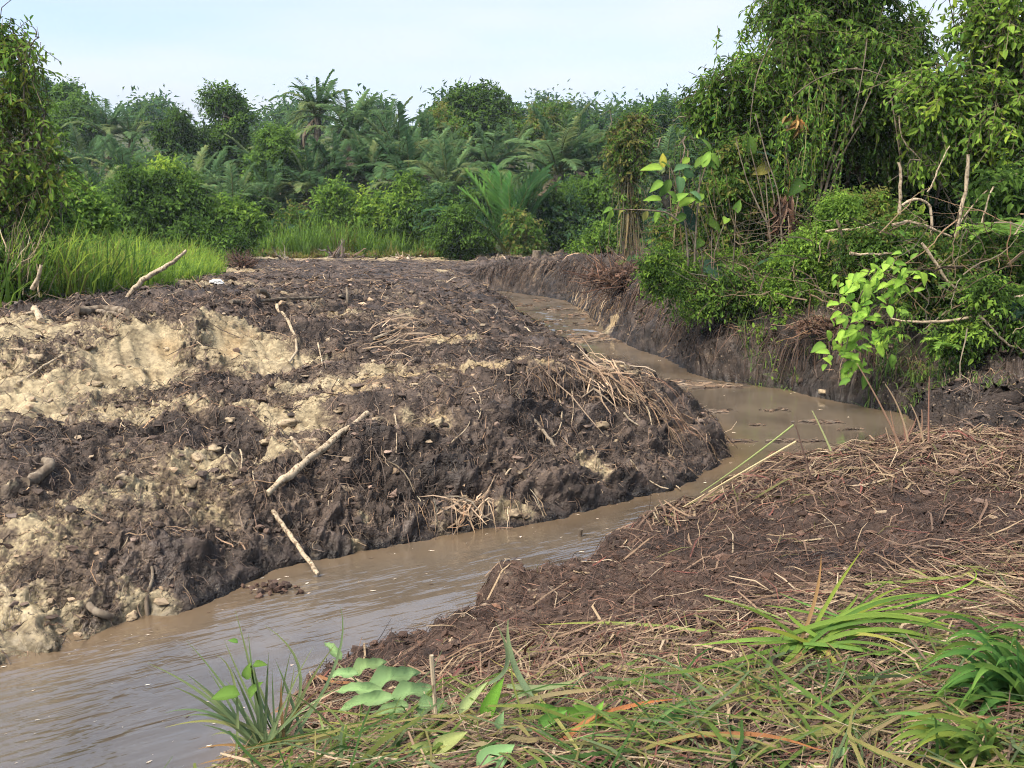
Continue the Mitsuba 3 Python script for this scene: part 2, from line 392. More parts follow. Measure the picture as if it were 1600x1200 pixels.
nx_, ny_ = -(land(X + E, Y) - land(X - E, Y)) / (2 * E), -(land(X, Y + E) - land(X, Y - E)) / (2 * E)
nl_ = np.sqrt(1 + nx_**2 + ny_**2)
D = (Z - Z0) / nl_ * np.where(Y < 60, 1, nl_)          # out along the slope's normal
V = np.column_stack([(X + nx_ * D * (Y < 60)).ravel(), (Y + ny_ * D * (Y < 60)).ravel(), (Z0 + D).ravel()])
kind = look_up(np.where(is_near, 1.0, np.where(is_left, 0.0, -1.0)), X, Y) * ss(48, 40, Y)
# the map carries both the place (for the bump) and, as what exceeds 20 times the position, how much clay there is and which bank it is
kind_uv = np.column_stack([20 * V[:, 0] + np.clip(cl, 0, 1.2).ravel(), 20 * V[:, 1] + kind.ravel()])


def ground_color(p, n, uv):
    clay_m, bank = uv.x - 20 * p.x, uv.y - 20 * p.y
    a = fbm(p.x * 5, p.y * 5, p.z * 5, 4)
    b = noise(p.x * 60, p.y * 60, p.z * 60)
    c = fbm(p.x * 1.3 + 9, p.y * 1.3, p.z * 1.3, 3)
    f = fbm(p.x * 24, p.y * 24, p.z * 24, 2)
    peat = mix((0.011, 0.0082, 0.007), (0.088, 0.067, 0.055), smoothstep(0.3, 0.75, a * .6 + c * .4))
    red = mix((0.014, 0.0085, 0.0064), (0.062, 0.040, 0.029), smoothstep(0.3, 0.75, a * .6 + c * .4))
    peat = mix(peat, red, dr.clip(bank, 0, 1)) * (1 - .38 * dr.clip(-bank, 0, 1))
    flecks = smoothstep(0.70, 0.82, f) * smoothstep(.4, .6, c)
    peat = mix(peat, (0.27, 0.215, 0.15), flecks * .7)
    clay_c = mix((0.135, 0.108, 0.064), (0.285, 0.240, 0.150), smoothstep(0.3, 0.62, a * .55 + f * .45))
    clay_c = mix(clay_c, (0.25, 0.17, 0.08), smoothstep(.58, .75, c) * .45)
    m = clay_m + (c - .5) * .8 + (a - .5) * .6 + (f - .5) * .3 + (b - .5) * .2
    col = mix(peat, (0.092, 0.069, 0.050), smoothstep(0.2, 0.5, m))
    col = mix(col, clay_c, smoothstep(0.42, 0.74, m))
    wet = 1 - smoothstep(0.02, 0.16, p.z - WATER + (a - .5) * .12)
    grassy = smoothstep(58, 66, p.y)
    col = mix(col, mi.Color3f(0.035, 0.045, 0.018) * (.6 + a), grassy)
    return col * (0.72 + 0.5 * b) * (1 - .55 * wet)


def ground_rough(p, n, uv):
    a = fbm(p.x * 2.2 + 3, p.y * 2.2, p.z * 2.2, 3)
    wet = 1 - smoothstep(0.02, 0.3, p.z - WATER)
    return dr.clip(0.82 - .3 * smoothstep(.5, .7, a) - .25 * wet, .48, .9)


def ground_bump(p, n, uv):
    clay_m = dr.clip(uv.x - 20 * p.x, 0, 1)
    x = p.x + .02 * noise(p.x * 40, p.y * 40, p.z * 40)
    a = fbm(x * 34, p.y * 34, p.z * 34, 3)
    b = noise(x * 150, p.y * 150, p.z * 150)
    return (abs(a - .5) * -.034 + a * .014 + b * .0035) * (1 - .7 * smoothstep(.5, .9, clay_m))


scene['ground_stuff'] = {'type': 'twosided', 'bsdf': {'type': 'bumpmap', 'texture': mikit.proc(ground_bump, eps=.003), 'scale': 1.0,
                                                      'bsdf': {'type': 'principled', 'base_color': mikit.proc(ground_color), 'roughness': mikit.proc(ground_rough), 'specular': 0.4}}}
scene['ground'] = mikit.ply((V, quads), 'ground_stuff', smooth=True, uv=kind_uv)
used['ground'] = 1
tag('ground', 'churned dark peat and pale clay ground of the clearing', kind='structure')

wx_ = np.arange(-14, 9.5, .11)
wy_ = np.geomspace(.8, 52, 420)
WX, WY = np.meshgrid(wx_, wy_, indexing='ij')
wi = np.arange(WX.size).reshape(WX.shape)
wq = np.stack([wi[:-1, :-1], wi[1:, :-1], wi[1:, 1:], wi[:-1, 1:]], -1).reshape(-1, 4)
dw = look_up(sd, WX, WY)
keep = (dw.ravel()[wq] < .7).any(1)
wq = wq[keep]
shallow = np.clip(1 + dw / .55, 0, 1)


wa, wb = f2(WX * 1.1, WY * .7, 3, 2)[..., None], f2(WX * 4, WY * 3, 2, 5)[..., None]
wcol = np.array([.052, .043, .032]) + (np.array([.084, .069, .051]) - np.array([.052, .043, .032])) * ss(.3, .7, wa)
sh = (shallow * ss(.25, .6, f2(WX * 1.6, WY * 1.6, 3, 6) + .15))[..., None]
wcol = (wcol * (1 - .75 * sh) + np.array([.105, .074, .044]) * .75 * sh) * (.85 + .3 * wb)


def water_bump(p, n, uv):
    run = 1 - smoothstep(11.0, 13.5, p.y)           # quick in the narrow cut, still in the pond
    x, y = p.x * .83 + p.y * .55, -p.x * .55 + p.y * .83
    a = fbm(x * 5 + 1.5 * noise(x * 3, y * 3), y * 22, 0.0, 3)
    b = fbm(x * 1.8, y * 5.5, 4.0, 2)
    far = smoothstep(22, 28, p.y)
    c = fbm(p.x * 2.2, p.y * 1.1, 9.0, 2)
    return a * (.0010 + .0060 * run) * (.4 + 1.2 * noise(p.x * 1.3, p.y * 1.3, 2.0)) + b * (.002 + .013 * run) + c * far * .10


scene['water_stuff'] = {'type': 'twosided', 'bsdf': {'type': 'bumpmap', 'texture': mikit.proc(water_bump, eps=.004), 'scale': 1.0,
                                                     'bsdf': {'type': 'principled', 'base_color': vcol(), 'roughness': 0.08, 'eta': 2.1}}}
scene['stream_water'] = mikit.ply((np.column_stack([WX.ravel(), WY.ravel(), np.full(WX.size, WATER)]), wq), 'water_stuff', smooth=True, uv=np.column_stack([WX.ravel(), WY.ravel()]), color=wcol.reshape(-1, 3))
used['stream_water'] = 1
tag('stream_water', 'muddy brown water of the winding drainage stream', kind='structure')

scene['haze'] = {'type': 'cube', 'to_world': T().translate([0, 205, 28]).scale([1050, 245, 34]), 'bsdf': {'type': 'null'}, 'interior': {'type': 'ref', 'id': 'haze_air'}}
used['haze'] = 1
tag('haze', 'thin haze of the humid air over the clearing', kind='stuff')

# ------------------------------------------------------------------ vegetation: helpers
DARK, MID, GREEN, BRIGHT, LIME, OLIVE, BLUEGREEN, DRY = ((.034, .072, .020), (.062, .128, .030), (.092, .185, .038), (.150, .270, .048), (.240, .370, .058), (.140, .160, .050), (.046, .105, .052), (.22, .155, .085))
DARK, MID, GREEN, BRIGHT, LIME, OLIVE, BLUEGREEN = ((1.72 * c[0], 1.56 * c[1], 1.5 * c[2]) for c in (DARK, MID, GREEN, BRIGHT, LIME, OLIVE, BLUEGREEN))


def blobs_at(spots, y, depth=1.0):
    """(u, v, radius in pixels[, distance, radius ratio up]) -> centres and radii of the lumps of a crown."""
    c, r = [], []
    for s_ in spots:
        yy = s_[3] if len(s_) > 3 else y
        c.append(at(s_[0], s_[1], yy))
        k = s_[2] * yy / F
        r.append([k, k * depth, k * (s_[4] if len(s_) > 4 else 1)])
    return np.array(c), np.array(r)


def sprays(rng, c, r, n, k, slen, leaf, palette, shape='diamond', ratio=.45, droop=.25, gap=.32, gscale=1.2, var=.22, shell=.45, twigs=False, upbias=.15, limp=.35, stray=1.0):
    """Twigs with k leaves each, spread through the lumps of a crown. Returns leaves, twigs."""
    sub = 6
    u_ = unit(rng.normal(size=(len(c) * sub, 3)) + [0, 0, .35])
    cc, r_ = np.repeat(c, sub, 0), np.repeat(r, sub, 0)
    size_ = .36 + .26 * rng.random((len(cc), 1))
    c, r = np.vstack([c, cc + u_ * r_ * (1.02 - size_ * .55)]), np.vstack([r * .78, r_ * size_])
    w = (r.prod(1)) ** (2 / 3)
    b = rng.choice(len(c), n, p=w / w.sum())
    u = unit(rng.normal(size=(n, 3)) + np.array([0, 0, upbias]))
    rr = 1 - (1 - shell) * rng.random(n) ** 1.6
    wob = .8 + .45 * meshkit.noise(u * 2.1 + b[:, None] * 5.3, 4)
    st = c[b] + u * r[b] * (rr * wob)[:, None]
    keep = meshkit.noise(st * gscale, 8) > gap
    from scipy.spatial import cKDTree
    near_ = cKDTree(st[keep]).query(st[keep], 9)[0][:, 8]          # no twig far from all others
    keep[np.nonzero(keep)[0][near_ > 1.7 * np.median(near_)]] = False
    st, u, b = st[keep], u[keep], b[keep]
    n = len(st)
    ax = unit(u * .8 + rng.normal(size=(n, 3)) * .45 + np.array([0, 0, -droop]))
    side = unit(np.cross(ax, u + rng.normal(size=(n, 3)) * .5))
    pick = np.clip(meshkit.noise(st * .9 / max(r.mean(), .3) * 1.5, 3) * 1.5 - .25 + .22 * rng.normal(size=n), 0, .999)
    pal = np.array(palette)[(pick * len(palette)).astype(int)]
    pal = pal * np.exp(var * .6 * rng.normal(size=(n, 1)))
    pos, dd, nn, col = [], [], [], []
    ls = slen * (.5 + .7 * rng.random(n) + stray * (rng.random(n) < .08))
    for j in range(k):
        t = (j + .6) / k
        sg = 1 if j % 2 else -1
        p = st + ax * (ls * t)[:, None] + np.array([0, 0, -1]) * (droop * .5 * ls * t**2)[:, None]
        pos.append(p)
        dd.append(ax * (.35 + .5 * (j == k - 1)) + side * sg * .85 * (j < k - 1) + rng.normal(size=(n, 3)) * .3 + np.array([0, 0, -limp]))
        nn.append(np.array([0, 0, 1]) + u * .55 + rng.normal(size=(n, 3)) * .4)
        col.append(tint(rng, n, (1, 1, 1), var * .7, .10) * pal)
    pos, dd, nn, col = map(np.vstack, (pos, dd, nn, col))
    L = leaf * np.exp(.25 * rng.normal(size=len(pos)))
    lv = leaves(pos, dd, nn, L, L * ratio, col, shape)
    tw = None
    if twigs:
        t = np.linspace(-.5, 1, 3)[None, :, None]
        P = st[:, None] + ax[:, None] * ls[:, None, None] * t + np.array([0, 0, -1]) * (droop * .5 * ls[:, None, None] * np.maximum(t, 0) ** 2)
        tw = tubes(P, np.full((n, 3), .006) * leaf / .12, np.broadcast_to((.09, .075, .045), (n, 3)))
    return lv, tw


def limbs(rng, foot, c, radius, k=7, amp=.22, extra=2, fork=.35, sides=6):
    """A trunk from the foot towards the middle of the crown, with a tapering limb into every lump."""
    mid = c.mean(0)
    tip = foot * .25 + mid * .75 + np.array([0, 0, .2])
    trunk = wander(rng, foot - np.array([0, 0, .3]), tip, k, amp * .5)
    P, R = [trunk], [np.linspace(radius * 1.25, radius * .6, k)]
    for cc in c:
        i = rng.integers(max(1, int(k * fork)), k)
        P.append(wander(rng, trunk[i], cc, k, amp))
        R.append(np.linspace(radius * .5, radius * .09, k))
        for _ in range(extra):
            a = P[-1][rng.integers(k // 2, k)]
            P.append(wander(rng, a, cc + (cc - mid) * .4 + rng.normal(size=3) * np.linalg.norm(cc - a) * .45, k, amp))
            R.append(np.linspace(radius * .2, radius * .05, k))
    return tubes(np.array(P), np.array(R), np.tile((.2, .17, .13), (len(P), 1)), sides)


def tree(name, label, cat, spots, y, n, leaf, palette, foot=None, seed=0, k=6, slen=None, radius=.12, group=None, trunk_extra=2, key=None, depth=1.0, **kw):
    rng = np.random.default_rng(seed + 100)
    c, r = blobs_at(spots, y, depth)
    if foot is None:
        f = c.mean(0)
        foot = (f[0], f[1])
    foot = np.array([foot[0], foot[1], float(land(foot[0], foot[1]))])
    t = thing(name, label, cat, group)
    put('trunk', limbs(rng, foot, c, radius, extra=trunk_extra), 'bark', t, smooth=True)
    lv, tw = sprays(rng, c, r, n, k, slen or leaf * 3, leaf, palette, **kw)
    put('crown' if name.endswith('tree') else 'foliage', lv, 'leaf_stuff', t)
    if tw is not None:
        put('twig', tw, 'dry_stuff', t)
        labels[f'{t}__twig'] = {'kind': 'stuff'}
    return t


def blades(rng, xy, h, w, base, tipc, lean=.35, k=4, z=None, droop=.5, dirs=None):
    n = len(xy)
    z = surf(xy[:, 0], xy[:, 1]) - .03 if z is None else z
    a = rng.random(n) * 2 * np.pi if dirs is None else dirs
    d = np.column_stack([np.cos(a), np.sin(a), 0 * a])
    t = np.linspace(0, 1, k)
    ln = lean * (.3 + 1.2 * rng.random(n)) * h
    P = np.column_stack([xy, z])[:, None] + d[:, None] * (ln[:, None] * t**1.7)[..., None]
    P[..., 2] += h[:, None] * (t - droop * (ln / h)[:, None] * t**2.6)
    W = w[:, None] * (1 - t**2.2 * .93)[None]
    return ribbons(P, W, base, side=np.column_stack([-d[:, 1], d[:, 0], rng.normal(size=n) * .2]), tip=tipc)


def inside(rng, poly, n):
    """n points in a polygon of (x, y)."""
    pg = shapely.Polygon(poly)
    x0, y0, x1, y1 = pg.bounds
    p = np.column_stack([rng.uniform(x0, x1, n * 5), rng.uniform(y0, y1, n * 5)])
    return p[shapely.contains_xy(pg, p[:, 0], p[:, 1])][:n]


# ------------------------------------------------------------------ oil palms on the slope behind the clearing
def frond_mesh(arch, lift, length, n, col, seed, leaflet=.92, width=.15, sweep=.75, hang=.32, vee=.22):
    """One feather frond along +x: a rachis that rises and arches over, two ranks of folded, hanging leaflets."""
    rng = np.random.default_rng(seed)
    t = np.linspace(0, 1, 12)
    ang = lift - arch * t**1.3
    P = np.cumsum(np.column_stack([np.cos(ang), 0 * t, np.sin(ang)]) / 12, 0) * length
    P = P - P[0]
    rach = tubes(P[None], np.linspace(.055, .008, 12)[None] * length / 4.5, np.array([[.16, .17, .06]]) * (1 if col[1] > col[0] else .8), 4)
    ti = np.repeat(np.linspace(.16, 1, n), 2)
    sg = np.tile([1.0, -1.0], n)
    p0 = np.column_stack([np.interp(ti, t, P[:, i]) for i in range(3)])
    a = np.interp(ti, t, ang)
    ax, upv = np.column_stack([np.cos(a), 0 * a, np.sin(a)]), np.column_stack([-np.sin(a), 0 * a, np.cos(a)])
    L = leaflet * length / 4.5 * np.sin(np.clip(np.pi * (ti * .80 + .16), 0, np.pi)) ** .6 * (.85 + .25 * rng.random(2 * n)) + .1
    sw = sweep * (.6 + .9 * ti) + .07 * rng.normal(size=2 * n)
    d = unit(ax * sw[:, None] + np.array([0, 1.0, 0]) * sg[:, None] + upv * (vee + .12 * rng.normal(size=2 * n))[:, None])
    s_ = np.linspace(0, 1, 3)
    Q = p0[:, None] + d[:, None] * (L[:, None] * s_)[..., None]
    Q[..., 2] -= hang * L[:, None] * s_**2 * (.6 + .8 * rng.random(2 * n))[:, None]
    W = np.array([.8, 1.0, .12]) * width * length / 4.5 * np.ones((2 * n, 1))
    lf = ribbons(Q, W, tint(rng, 2 * n, col, .16, .08), side=upv * .4 + np.cross(d, [0, 0, 1.0]) * .9)
    return join([rach, lf])


PALM_COLS = [(.090, .170, .072), (.118, .205, .085), (.070, .138, .058), (.155, .215, .090)]
fronds = {}
for ci, pc in enumerate(PALM_COLS):
    for fi, (arch, lift) in enumerate([(.55, 1.42), (1.25, 1.2), (1.5, .75), (1.35, .2)]):
        fronds[ci, fi] = mikit.ply((lambda m: (m[0], m[1]))(frond_mesh(arch, lift, 4.5, 30, pc, ci * 7 + fi)), 'leaf_stuff', color=frond_mesh(arch, lift, 4.5, 30, pc, ci * 7 + fi)[2])
_dry = frond_mesh(1.1, -.35, 3.9, 30, (.125, .098, .07), 77, hang=.8)
fronds['dry'] = mikit.ply(_dry[:2], 'dry_stuff', color=_dry[2])


def frond_part(palm, ply_dict, p, az, scale, tilt=0):
    key = numbered(palm + '__frond')
    scene[key] = {**ply_dict, 'to_world': T().translate([float(x) for x in p]).rotate([0, 0, 1], math.degrees(az)).rotate([0, 1, 0], math.degrees(tilt)).scale(float(scale))}
    return key


def oil_palm(label, u, v, y, size, seed, n=22, ci=0, dry=2, group=None):
    rng = np.random.default_rng(900 + seed)
    p = at(u, v, y)
    g = float(land(p[0], p[1]))
    p[2] = max(p[2], g + .6)
    t = thing('oil_palm', label, 'palm tree', group)
    P = wander(rng, [p[0] + .1, p[1], g - .3], p, 5, .03)
    put('trunk', tubes(P[None], np.array([[.42, .36, .34, .36, .30]]) * size, np.array([[.10, .085, .06]]), 9), 'bark', t, smooth=True)
    for i in range(n):
        f = i / n
        fi = 0 if f < .22 else 1 if f < .58 else 2 if f < .86 else 3
        az = i * 2.39996 + rng.normal() * .2
        frond_part(t, fronds[ci if rng.random() < .8 else 3, fi], p + np.array([math.cos(az), math.sin(az), 0]) * .12, az, size * (.82 + .3 * rng.random()), rng.normal() * .13)
    for i in range(dry):
        k_ = frond_part(t, fronds['dry'], p, rng.random() * 6.28, size * (.8 + .2 * rng.random()), rng.normal() * .1 + .2)
        labels[k_] = {'label': 'dead brown frond hanging under the crown'}
    return t


G_PALM = 'oil palms of the hazy plantation'
L_PALM = 'oil palm among many in the hazy plantation on the slope behind the clearing'
palms = [  # u, v of the crown's heart, distance, size, label if it can be told apart
    (496, 168, 88, .92, 'tallest oil palm, its upright crown sticking out above the plantation skyline left of centre'), (546, 196, 86, 1.12, 'dark bushy oil palm on the skyline just right of the tallest palm'), (606, 202, 92, 1.05, 'oil palm with ragged pale fronds on the skyline left of the big round tree'),
    (168, 190, 104, .95, 'small oil palm on the far left skyline below the wooded hill'), (205, 200, 104, .9, 'small palm on the left skyline between the wooded hill and the slim ragged tree'), (130, 248, 92, 1.0, 'oil palm just right of the left tree, in the middle of the slope'), (195, 268, 86, 1.05, 'oil palm behind the left one of the paired bushes'), (290, 240, 94, 1.0, 'oil palm just left of the slim ragged tree, low against the dark rounded tree'),
    (325, 285, 80, .95, 'oil palm standing between the paired bushes and the slim ragged tree'), (255, 300, 78, .95, 'oil palm showing directly above the paired vine smothered bushes'), (440, 232, 96, 1.0, 'oil palm rising behind the round leafy tree left of the tallest palm'), (575, 262, 78, 1.05, 'oil palm behind the lime-tinged bush left of the feather palm'), (625, 250, 78, 1.12, 'oil palm with broad arching grey-green fronds below the left side of the big round tree'), (668, 248, 84, 1.05, 'oil palm below the paler tree at the left of the broadest crown'), 
    (485, 285, 76, 1.0, 'oil palm with a brown withered skirt of dead fronds in mid plantation'), (420, 308, 74, .85, 'low oil palm in front of the round leafy tree with the smooth crown'), (872, 250, 74, 1.15, 'oil palm with drooping grey-green fronds above the bushes where the stream ends'), (905, 232, 88, 1.0, 'oil palm on the skyline dip left of the small narrow tree'), (765, 246, 86, 1.0, 'oil palm right below the broadest round crown'), 
    (700, 285, 66, .95, 'oil palm closest behind the left fronds of the feather palm'), (938, 262, 76, 1.0, 'oil palm just left of the vine covered stump'), (150, 305, 74, .9, 'low oil palm behind the bright leafy bush by the left tree'), (365, 310, 70, .8, 'smallest and lowest oil palm, below the slim ragged tree'), (60, 280, 80, 1.0, None), (980, 240, 84, 1.0, None), (1040, 250, 80, 1.0, None), (10, 250, 90, 1.0, None), (1100, 230, 86, 1.0, None), (460, 205, 100, .9, None), (560, 225, 96, 1.0, None), (410, 250, 86, .95, None), (300, 290, 74, .9, None), (640, 275, 72, .9, None), (720, 245, 90, 1.0, None), (800, 232, 94, 1.0, None), (520, 262, 78, .95, None), (450, 268, 84, .95, None), (350, 225, 104, .9, None), (-40, 240, 88, 1.0, None), (660, 205, 98, .9, None)]
for i, (u, v, y, sz, lab) in enumerate(palms):
    oil_palm(lab or L_PALM, u, v + (14 if i == 0 else 24), y, sz * 1.06, i, n=19 if y < 90 else 16, ci=i % 3, dry=7 if v == 285 and u == 485 else (2 if i % 3 == 0 else 1), group=G_PALM if lab is None else None)

# the tall fan of feather fronds by the stream's far end
fan = thing('feather_palm', 'stemless palm with tall upright feather fronds beside the far end of the stream', 'palm tree')
fb = at(797, 384, 58)
fb[2] = float(land(fb[0], fb[1]))
rng = np.random.default_rng(5)
fmesh = [frond_mesh(ar, li, 4.5, 40, col, 50 + i, leaflet=.95, width=.07, hang=.12, sweep=1.0) for i, (ar, li, col) in enumerate([(.35, 1.45, (.075, .19, .05)), (.75, 1.3, (.06, .145, .05)), (1.15, 1.0, (.05, .12, .048)), (.5, 1.2, (.10, .22, .05))])]
fply = [mikit.ply(m[:2], 'leaf_stuff', color=m[2]) for m in fmesh]
for i in range(20):
    az = [.15, 2.95, .4, 2.7, .9, 2.2, 3.4, -.2, 1.4, 1.9][i % 10] + rng.normal() * .25
    frond_part(fan, fply[[0, 3, 1, 2, 1, 3, 2, 1, 0, 0][i % 10]], fb + rng.normal(size=3) * [.3, .3, .05], az, 1.3 * (.8 + .35 * rng.random()), rng.normal() * .12)
put('stem', tubes(wander(rng, fb - [0, 0, .3], fb + [0, 0, .4], 4, .05)[None], np.array([[.3, .3, .25, .15]]), np.array([[.1, .09, .05]]), 8), 'bark', fan, smooth=True)

# ------------------------------------------------------------------ broadleaved trees of the background
FAR = dict(stray=0, slen=.7, k=5, ratio=.55, droop=.2, gap=.34, gscale=.75, limp=.25)
tree('broadleaf_tree', 'slim tree with a ragged tuft at its top rising above the plantation on the left', 'tree', [(347, 160, 26), (335, 150, 16), (365, 175, 16), (380, 188, 16), (350, 195, 36), (372, 225, 40), (335, 235, 34), (400, 245, 30)], 96, 2850, 0.37, [DARK, MID, MID, GREEN], seed=1, radius=.3, **FAR)
tree('broadleaf_tree', 'round leafy tree with a smooth green crown in front of the slim ragged tree', 'tree', [(432, 246, 36), (415, 265, 28), (450, 270, 28), (430, 225, 22)], 78, 2470, 0.29, [MID, GREEN, GREEN], seed=2, radius=.25, **FAR)
tree('broadleaf_tree', 'large round-headed tree, the broadest crown on the skyline at the centre', 'tree', [(745, 178, 42), (722, 185, 36), (775, 182, 36), (700, 200, 32), (790, 205, 34), (750, 215, 42), (735, 155, 22)], 106, 3990, 0.42, [DARK, MID, GREEN, MID], seed=3, radius=.4, **FAR)
tree('broadleaf_tree', 'paler lighter-green tree leaning on the left side of the broadest crown', 'tree', [(690, 205, 32), (672, 215, 24), (700, 228, 30)], 100, 1710, 0.34, [GREEN, GREEN, OLIVE], seed=4, radius=.3, **FAR)
tree('broadleaf_tree', 'flat-topped open tree with sky showing through, right of the broadest crown', 'tree', [(835, 196, 32), (868, 190, 28), (885, 205, 24), (812, 205, 28), (850, 215, 36)], 106, 2185, 0.35, [MID, GREEN, OLIVE], seed=5, radius=.3, **{**FAR, 'gap': .42})
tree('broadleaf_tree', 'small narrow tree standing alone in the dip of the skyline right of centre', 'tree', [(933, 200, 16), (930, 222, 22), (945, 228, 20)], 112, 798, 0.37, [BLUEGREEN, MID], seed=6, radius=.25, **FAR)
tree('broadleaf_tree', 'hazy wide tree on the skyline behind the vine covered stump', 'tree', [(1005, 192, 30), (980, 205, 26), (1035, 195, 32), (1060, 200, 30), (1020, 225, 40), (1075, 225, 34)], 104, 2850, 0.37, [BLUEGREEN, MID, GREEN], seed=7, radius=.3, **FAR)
tree('broadleaf_tree', 'tree with dull green foliage half hidden behind the big-leaved plant on the right', 'tree', [(1120, 215, 55), (1180, 220, 50), (1160, 270, 60), (1090, 260, 40), (1230, 260, 55)], 70, 4180, 0.29, [BLUEGREEN, MID, DARK], seed=8, radius=.3, **FAR)
tree('broadleaf_tree', 'wooded hill tree nearest the left edge, its crown highest on the left skyline', 'tree', [(85, 150, 34), (60, 165, 36), (110, 160, 24), (40, 150, 30), (10, 150, 36), (95, 185, 40)], 128, 2850, 0.48, [BLUEGREEN, MID, GREEN], seed=9, radius=.4, **FAR)
tree('broadleaf_tree', 'light green spreading tree on the slope right below the left hilltop', 'tree', [(125, 185, 32), (145, 195, 26), (100, 205, 32), (135, 212, 30)], 118, 2090, 0.41, [GREEN, MID, GREEN], seed=10, radius=.35, **FAR)
tree('broadleaf_tree', 'dark rounded tree in mid plantation between the slim ragged tree and the left palms', 'tree', [(280, 205, 30), (262, 222, 24), (298, 225, 28)], 92, 1710, 0.34, [DARK, MID, DARK], seed=20, radius=.3, **FAR)
rng = np.random.default_rng(44)
for i in range(34):
    u, v, y = rng.uniform(-150, 1250), rng.uniform(165, 182), rng.uniform(170, 230)
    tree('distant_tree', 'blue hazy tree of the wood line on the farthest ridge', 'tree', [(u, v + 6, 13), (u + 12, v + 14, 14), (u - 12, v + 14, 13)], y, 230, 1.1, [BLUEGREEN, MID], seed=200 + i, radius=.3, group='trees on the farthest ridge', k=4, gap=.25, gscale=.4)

# bushes along the back edge of the clearing: (u, v, r) lumps, distance, leaves, size, palette, label
MIDS = dict(k=6, ratio=.5, droop=.3, gap=.30, gscale=1.5, limp=.3)
bushes = [
    ([(212, 292, 28), (200, 320, 34), (225, 335, 40), (190, 350, 30), (235, 370, 34)], 50, 3000, .21, [DARK, MID, GREEN, MID], 'vine smothered bush with a rounded head, left one of a pair behind the tall grass'),
    ([(276, 282, 26), (262, 300, 26), (285, 320, 34), (300, 345, 34), (265, 350, 36)], 51, 3000, .21, [DARK, MID, MID, GREEN], 'vine smothered bush with a rounded head, right one of a pair behind the tall grass'),
    ([(262, 272, 20), (240, 282, 16)], 53, 700, .2, [BRIGHT, LIME], 'bright yellow-green creeper patch on top between the paired bushes'),
    ([(350, 345, 32), (375, 360, 30), (330, 365, 28), (360, 325, 20), (390, 345, 18)], 52, 2300, .2, [MID, GREEN, BRIGHT], 'mid green bush with bright tips right of the paired bushes'),
    ([(120, 318, 30), (140, 335, 26), (100, 345, 32), (150, 350, 24)], 36, 2600, .17, [GREEN, BRIGHT, GREEN], 'bright leafy bush behind the left tree and above the tall grass'),
    ([(520, 318, 24), (510, 340, 24), (535, 345, 22), (526, 300, 14)], 66, 1100, .24, [GREEN, BRIGHT, MID], 'bright green bush standing behind the far grass strip left of centre'),
    ([(586, 325, 24), (570, 338, 22), (605, 340, 24)], 66, 1000, .24, [GREEN, BRIGHT, LIME], 'lime-tinged bush behind the far grass strip below the arching palm'),
    ([(638, 305, 22), (630, 330, 26), (650, 335, 24), (640, 285, 10)], 64, 1100, .24, [GREEN, MID, BRIGHT], 'upright bush left of the tall feather palm'),
    ([(720, 365, 34), (700, 380, 26), (742, 378, 28), (725, 345, 22)], 56, 2600, .17, [DARK, MID, GREEN], 'round dense dark green bush at the clearing edge in front of the feather palm'),
    ([(820, 372, 24), (812, 350, 18), (825, 390, 18)], 56, 1000, .18, [OLIVE, MID, GREEN], 'small olive coloured bush at the foot of the feather palm'),
    ([(880, 330, 32), (860, 350, 30), (900, 355, 30), (855, 320, 20)], 60, 1600, .24, [DARK, MID, BLUEGREEN], 'dark bush right of the feather palm'),
    ([(915, 300, 30), (935, 320, 28), (905, 318, 24), (950, 300, 22)], 62, 1600, .26, [MID, GREEN, GREEN], 'broad-leaved light bush between the dark bush and the vine covered stump'),
    ([(470, 345, 22), (450, 355, 20), (490, 352, 20)], 68, 800, .24, [MID, GREEN, OLIVE], 'low bush at the left end of the far grass strip'),
    ([(940, 375, 24), (915, 385, 22), (960, 385, 20)], 50, 1300, .16, [GREEN, MID, BRIGHT], 'low leafy bush behind the dug bank at the foot of the vine covered stump'),
    ([(60, 330, 40), (20, 350, 50), (90, 370, 30)], 30, 3200, .16, [MID, DARK, GREEN], 'leafy bush behind the lower part of the left tree'),
    ([(300, 378, 30), (330, 388, 24), (360, 388, 24), (280, 392, 20)], 48, 1700, .17, [DARK, MID, GREEN], 'low dark scrub patch between the tall grass and the clearing'),
    ([(780, 330, 30), (745, 330, 30), (690, 320, 26), (680, 345, 22)], 62, 1700, .26, [DARK, BLUEGREEN, MID], 'dark shrub filling the space behind the feather palm'),
    ([(420, 345, 20), (400, 330, 22)], 70, 700, .26, [MID, DARK], 'dull green shrub below the round leafy tree'),
]
for i, (sp_, y, n, lf, pal, lab) in enumerate(bushes):
    tree('bush', lab, 'bush', sp_, y, int(n * .72), lf * 1.1, pal, seed=300 + i, radius=.06, trunk_extra=1, **MIDS)

# scrub on the slope under the palms
rng = np.random.default_rng(61)
n = 20000
yy = 66 + 75 * rng.random(n) ** 1.3
xx = (rng.random(n) - .5) * 1.5 * yy
hh = (.3 + 2.6 * rng.random(n) ** 1.2) * (.4 + 1.1 * n2(xx * .2, yy * .2, 2))
pos = np.column_stack([xx, yy, land(xx, yy) + hh])
col = tint(rng, n, (1, 1, 1), .3, .15) * np.array([DARK, MID, BLUEGREEN, DARK])[(f2(xx * .25, yy * .25, 2, 5) * 4).astype(int) % 4]
d = unit(rng.normal(size=(n, 3)) + [0, 0, -.3])
ug = leaves(pos, d, rng.normal(size=(n, 3)) * .5 + [0, 0, 1], .75 * np.exp(.3 * rng.normal(size=n)), .4, col)
put('undergrowth', ug, 'leaf_stuff')
tag('undergrowth', 'dark scrub covering the slope under the palms', 'undergrowth', kind='stuff')

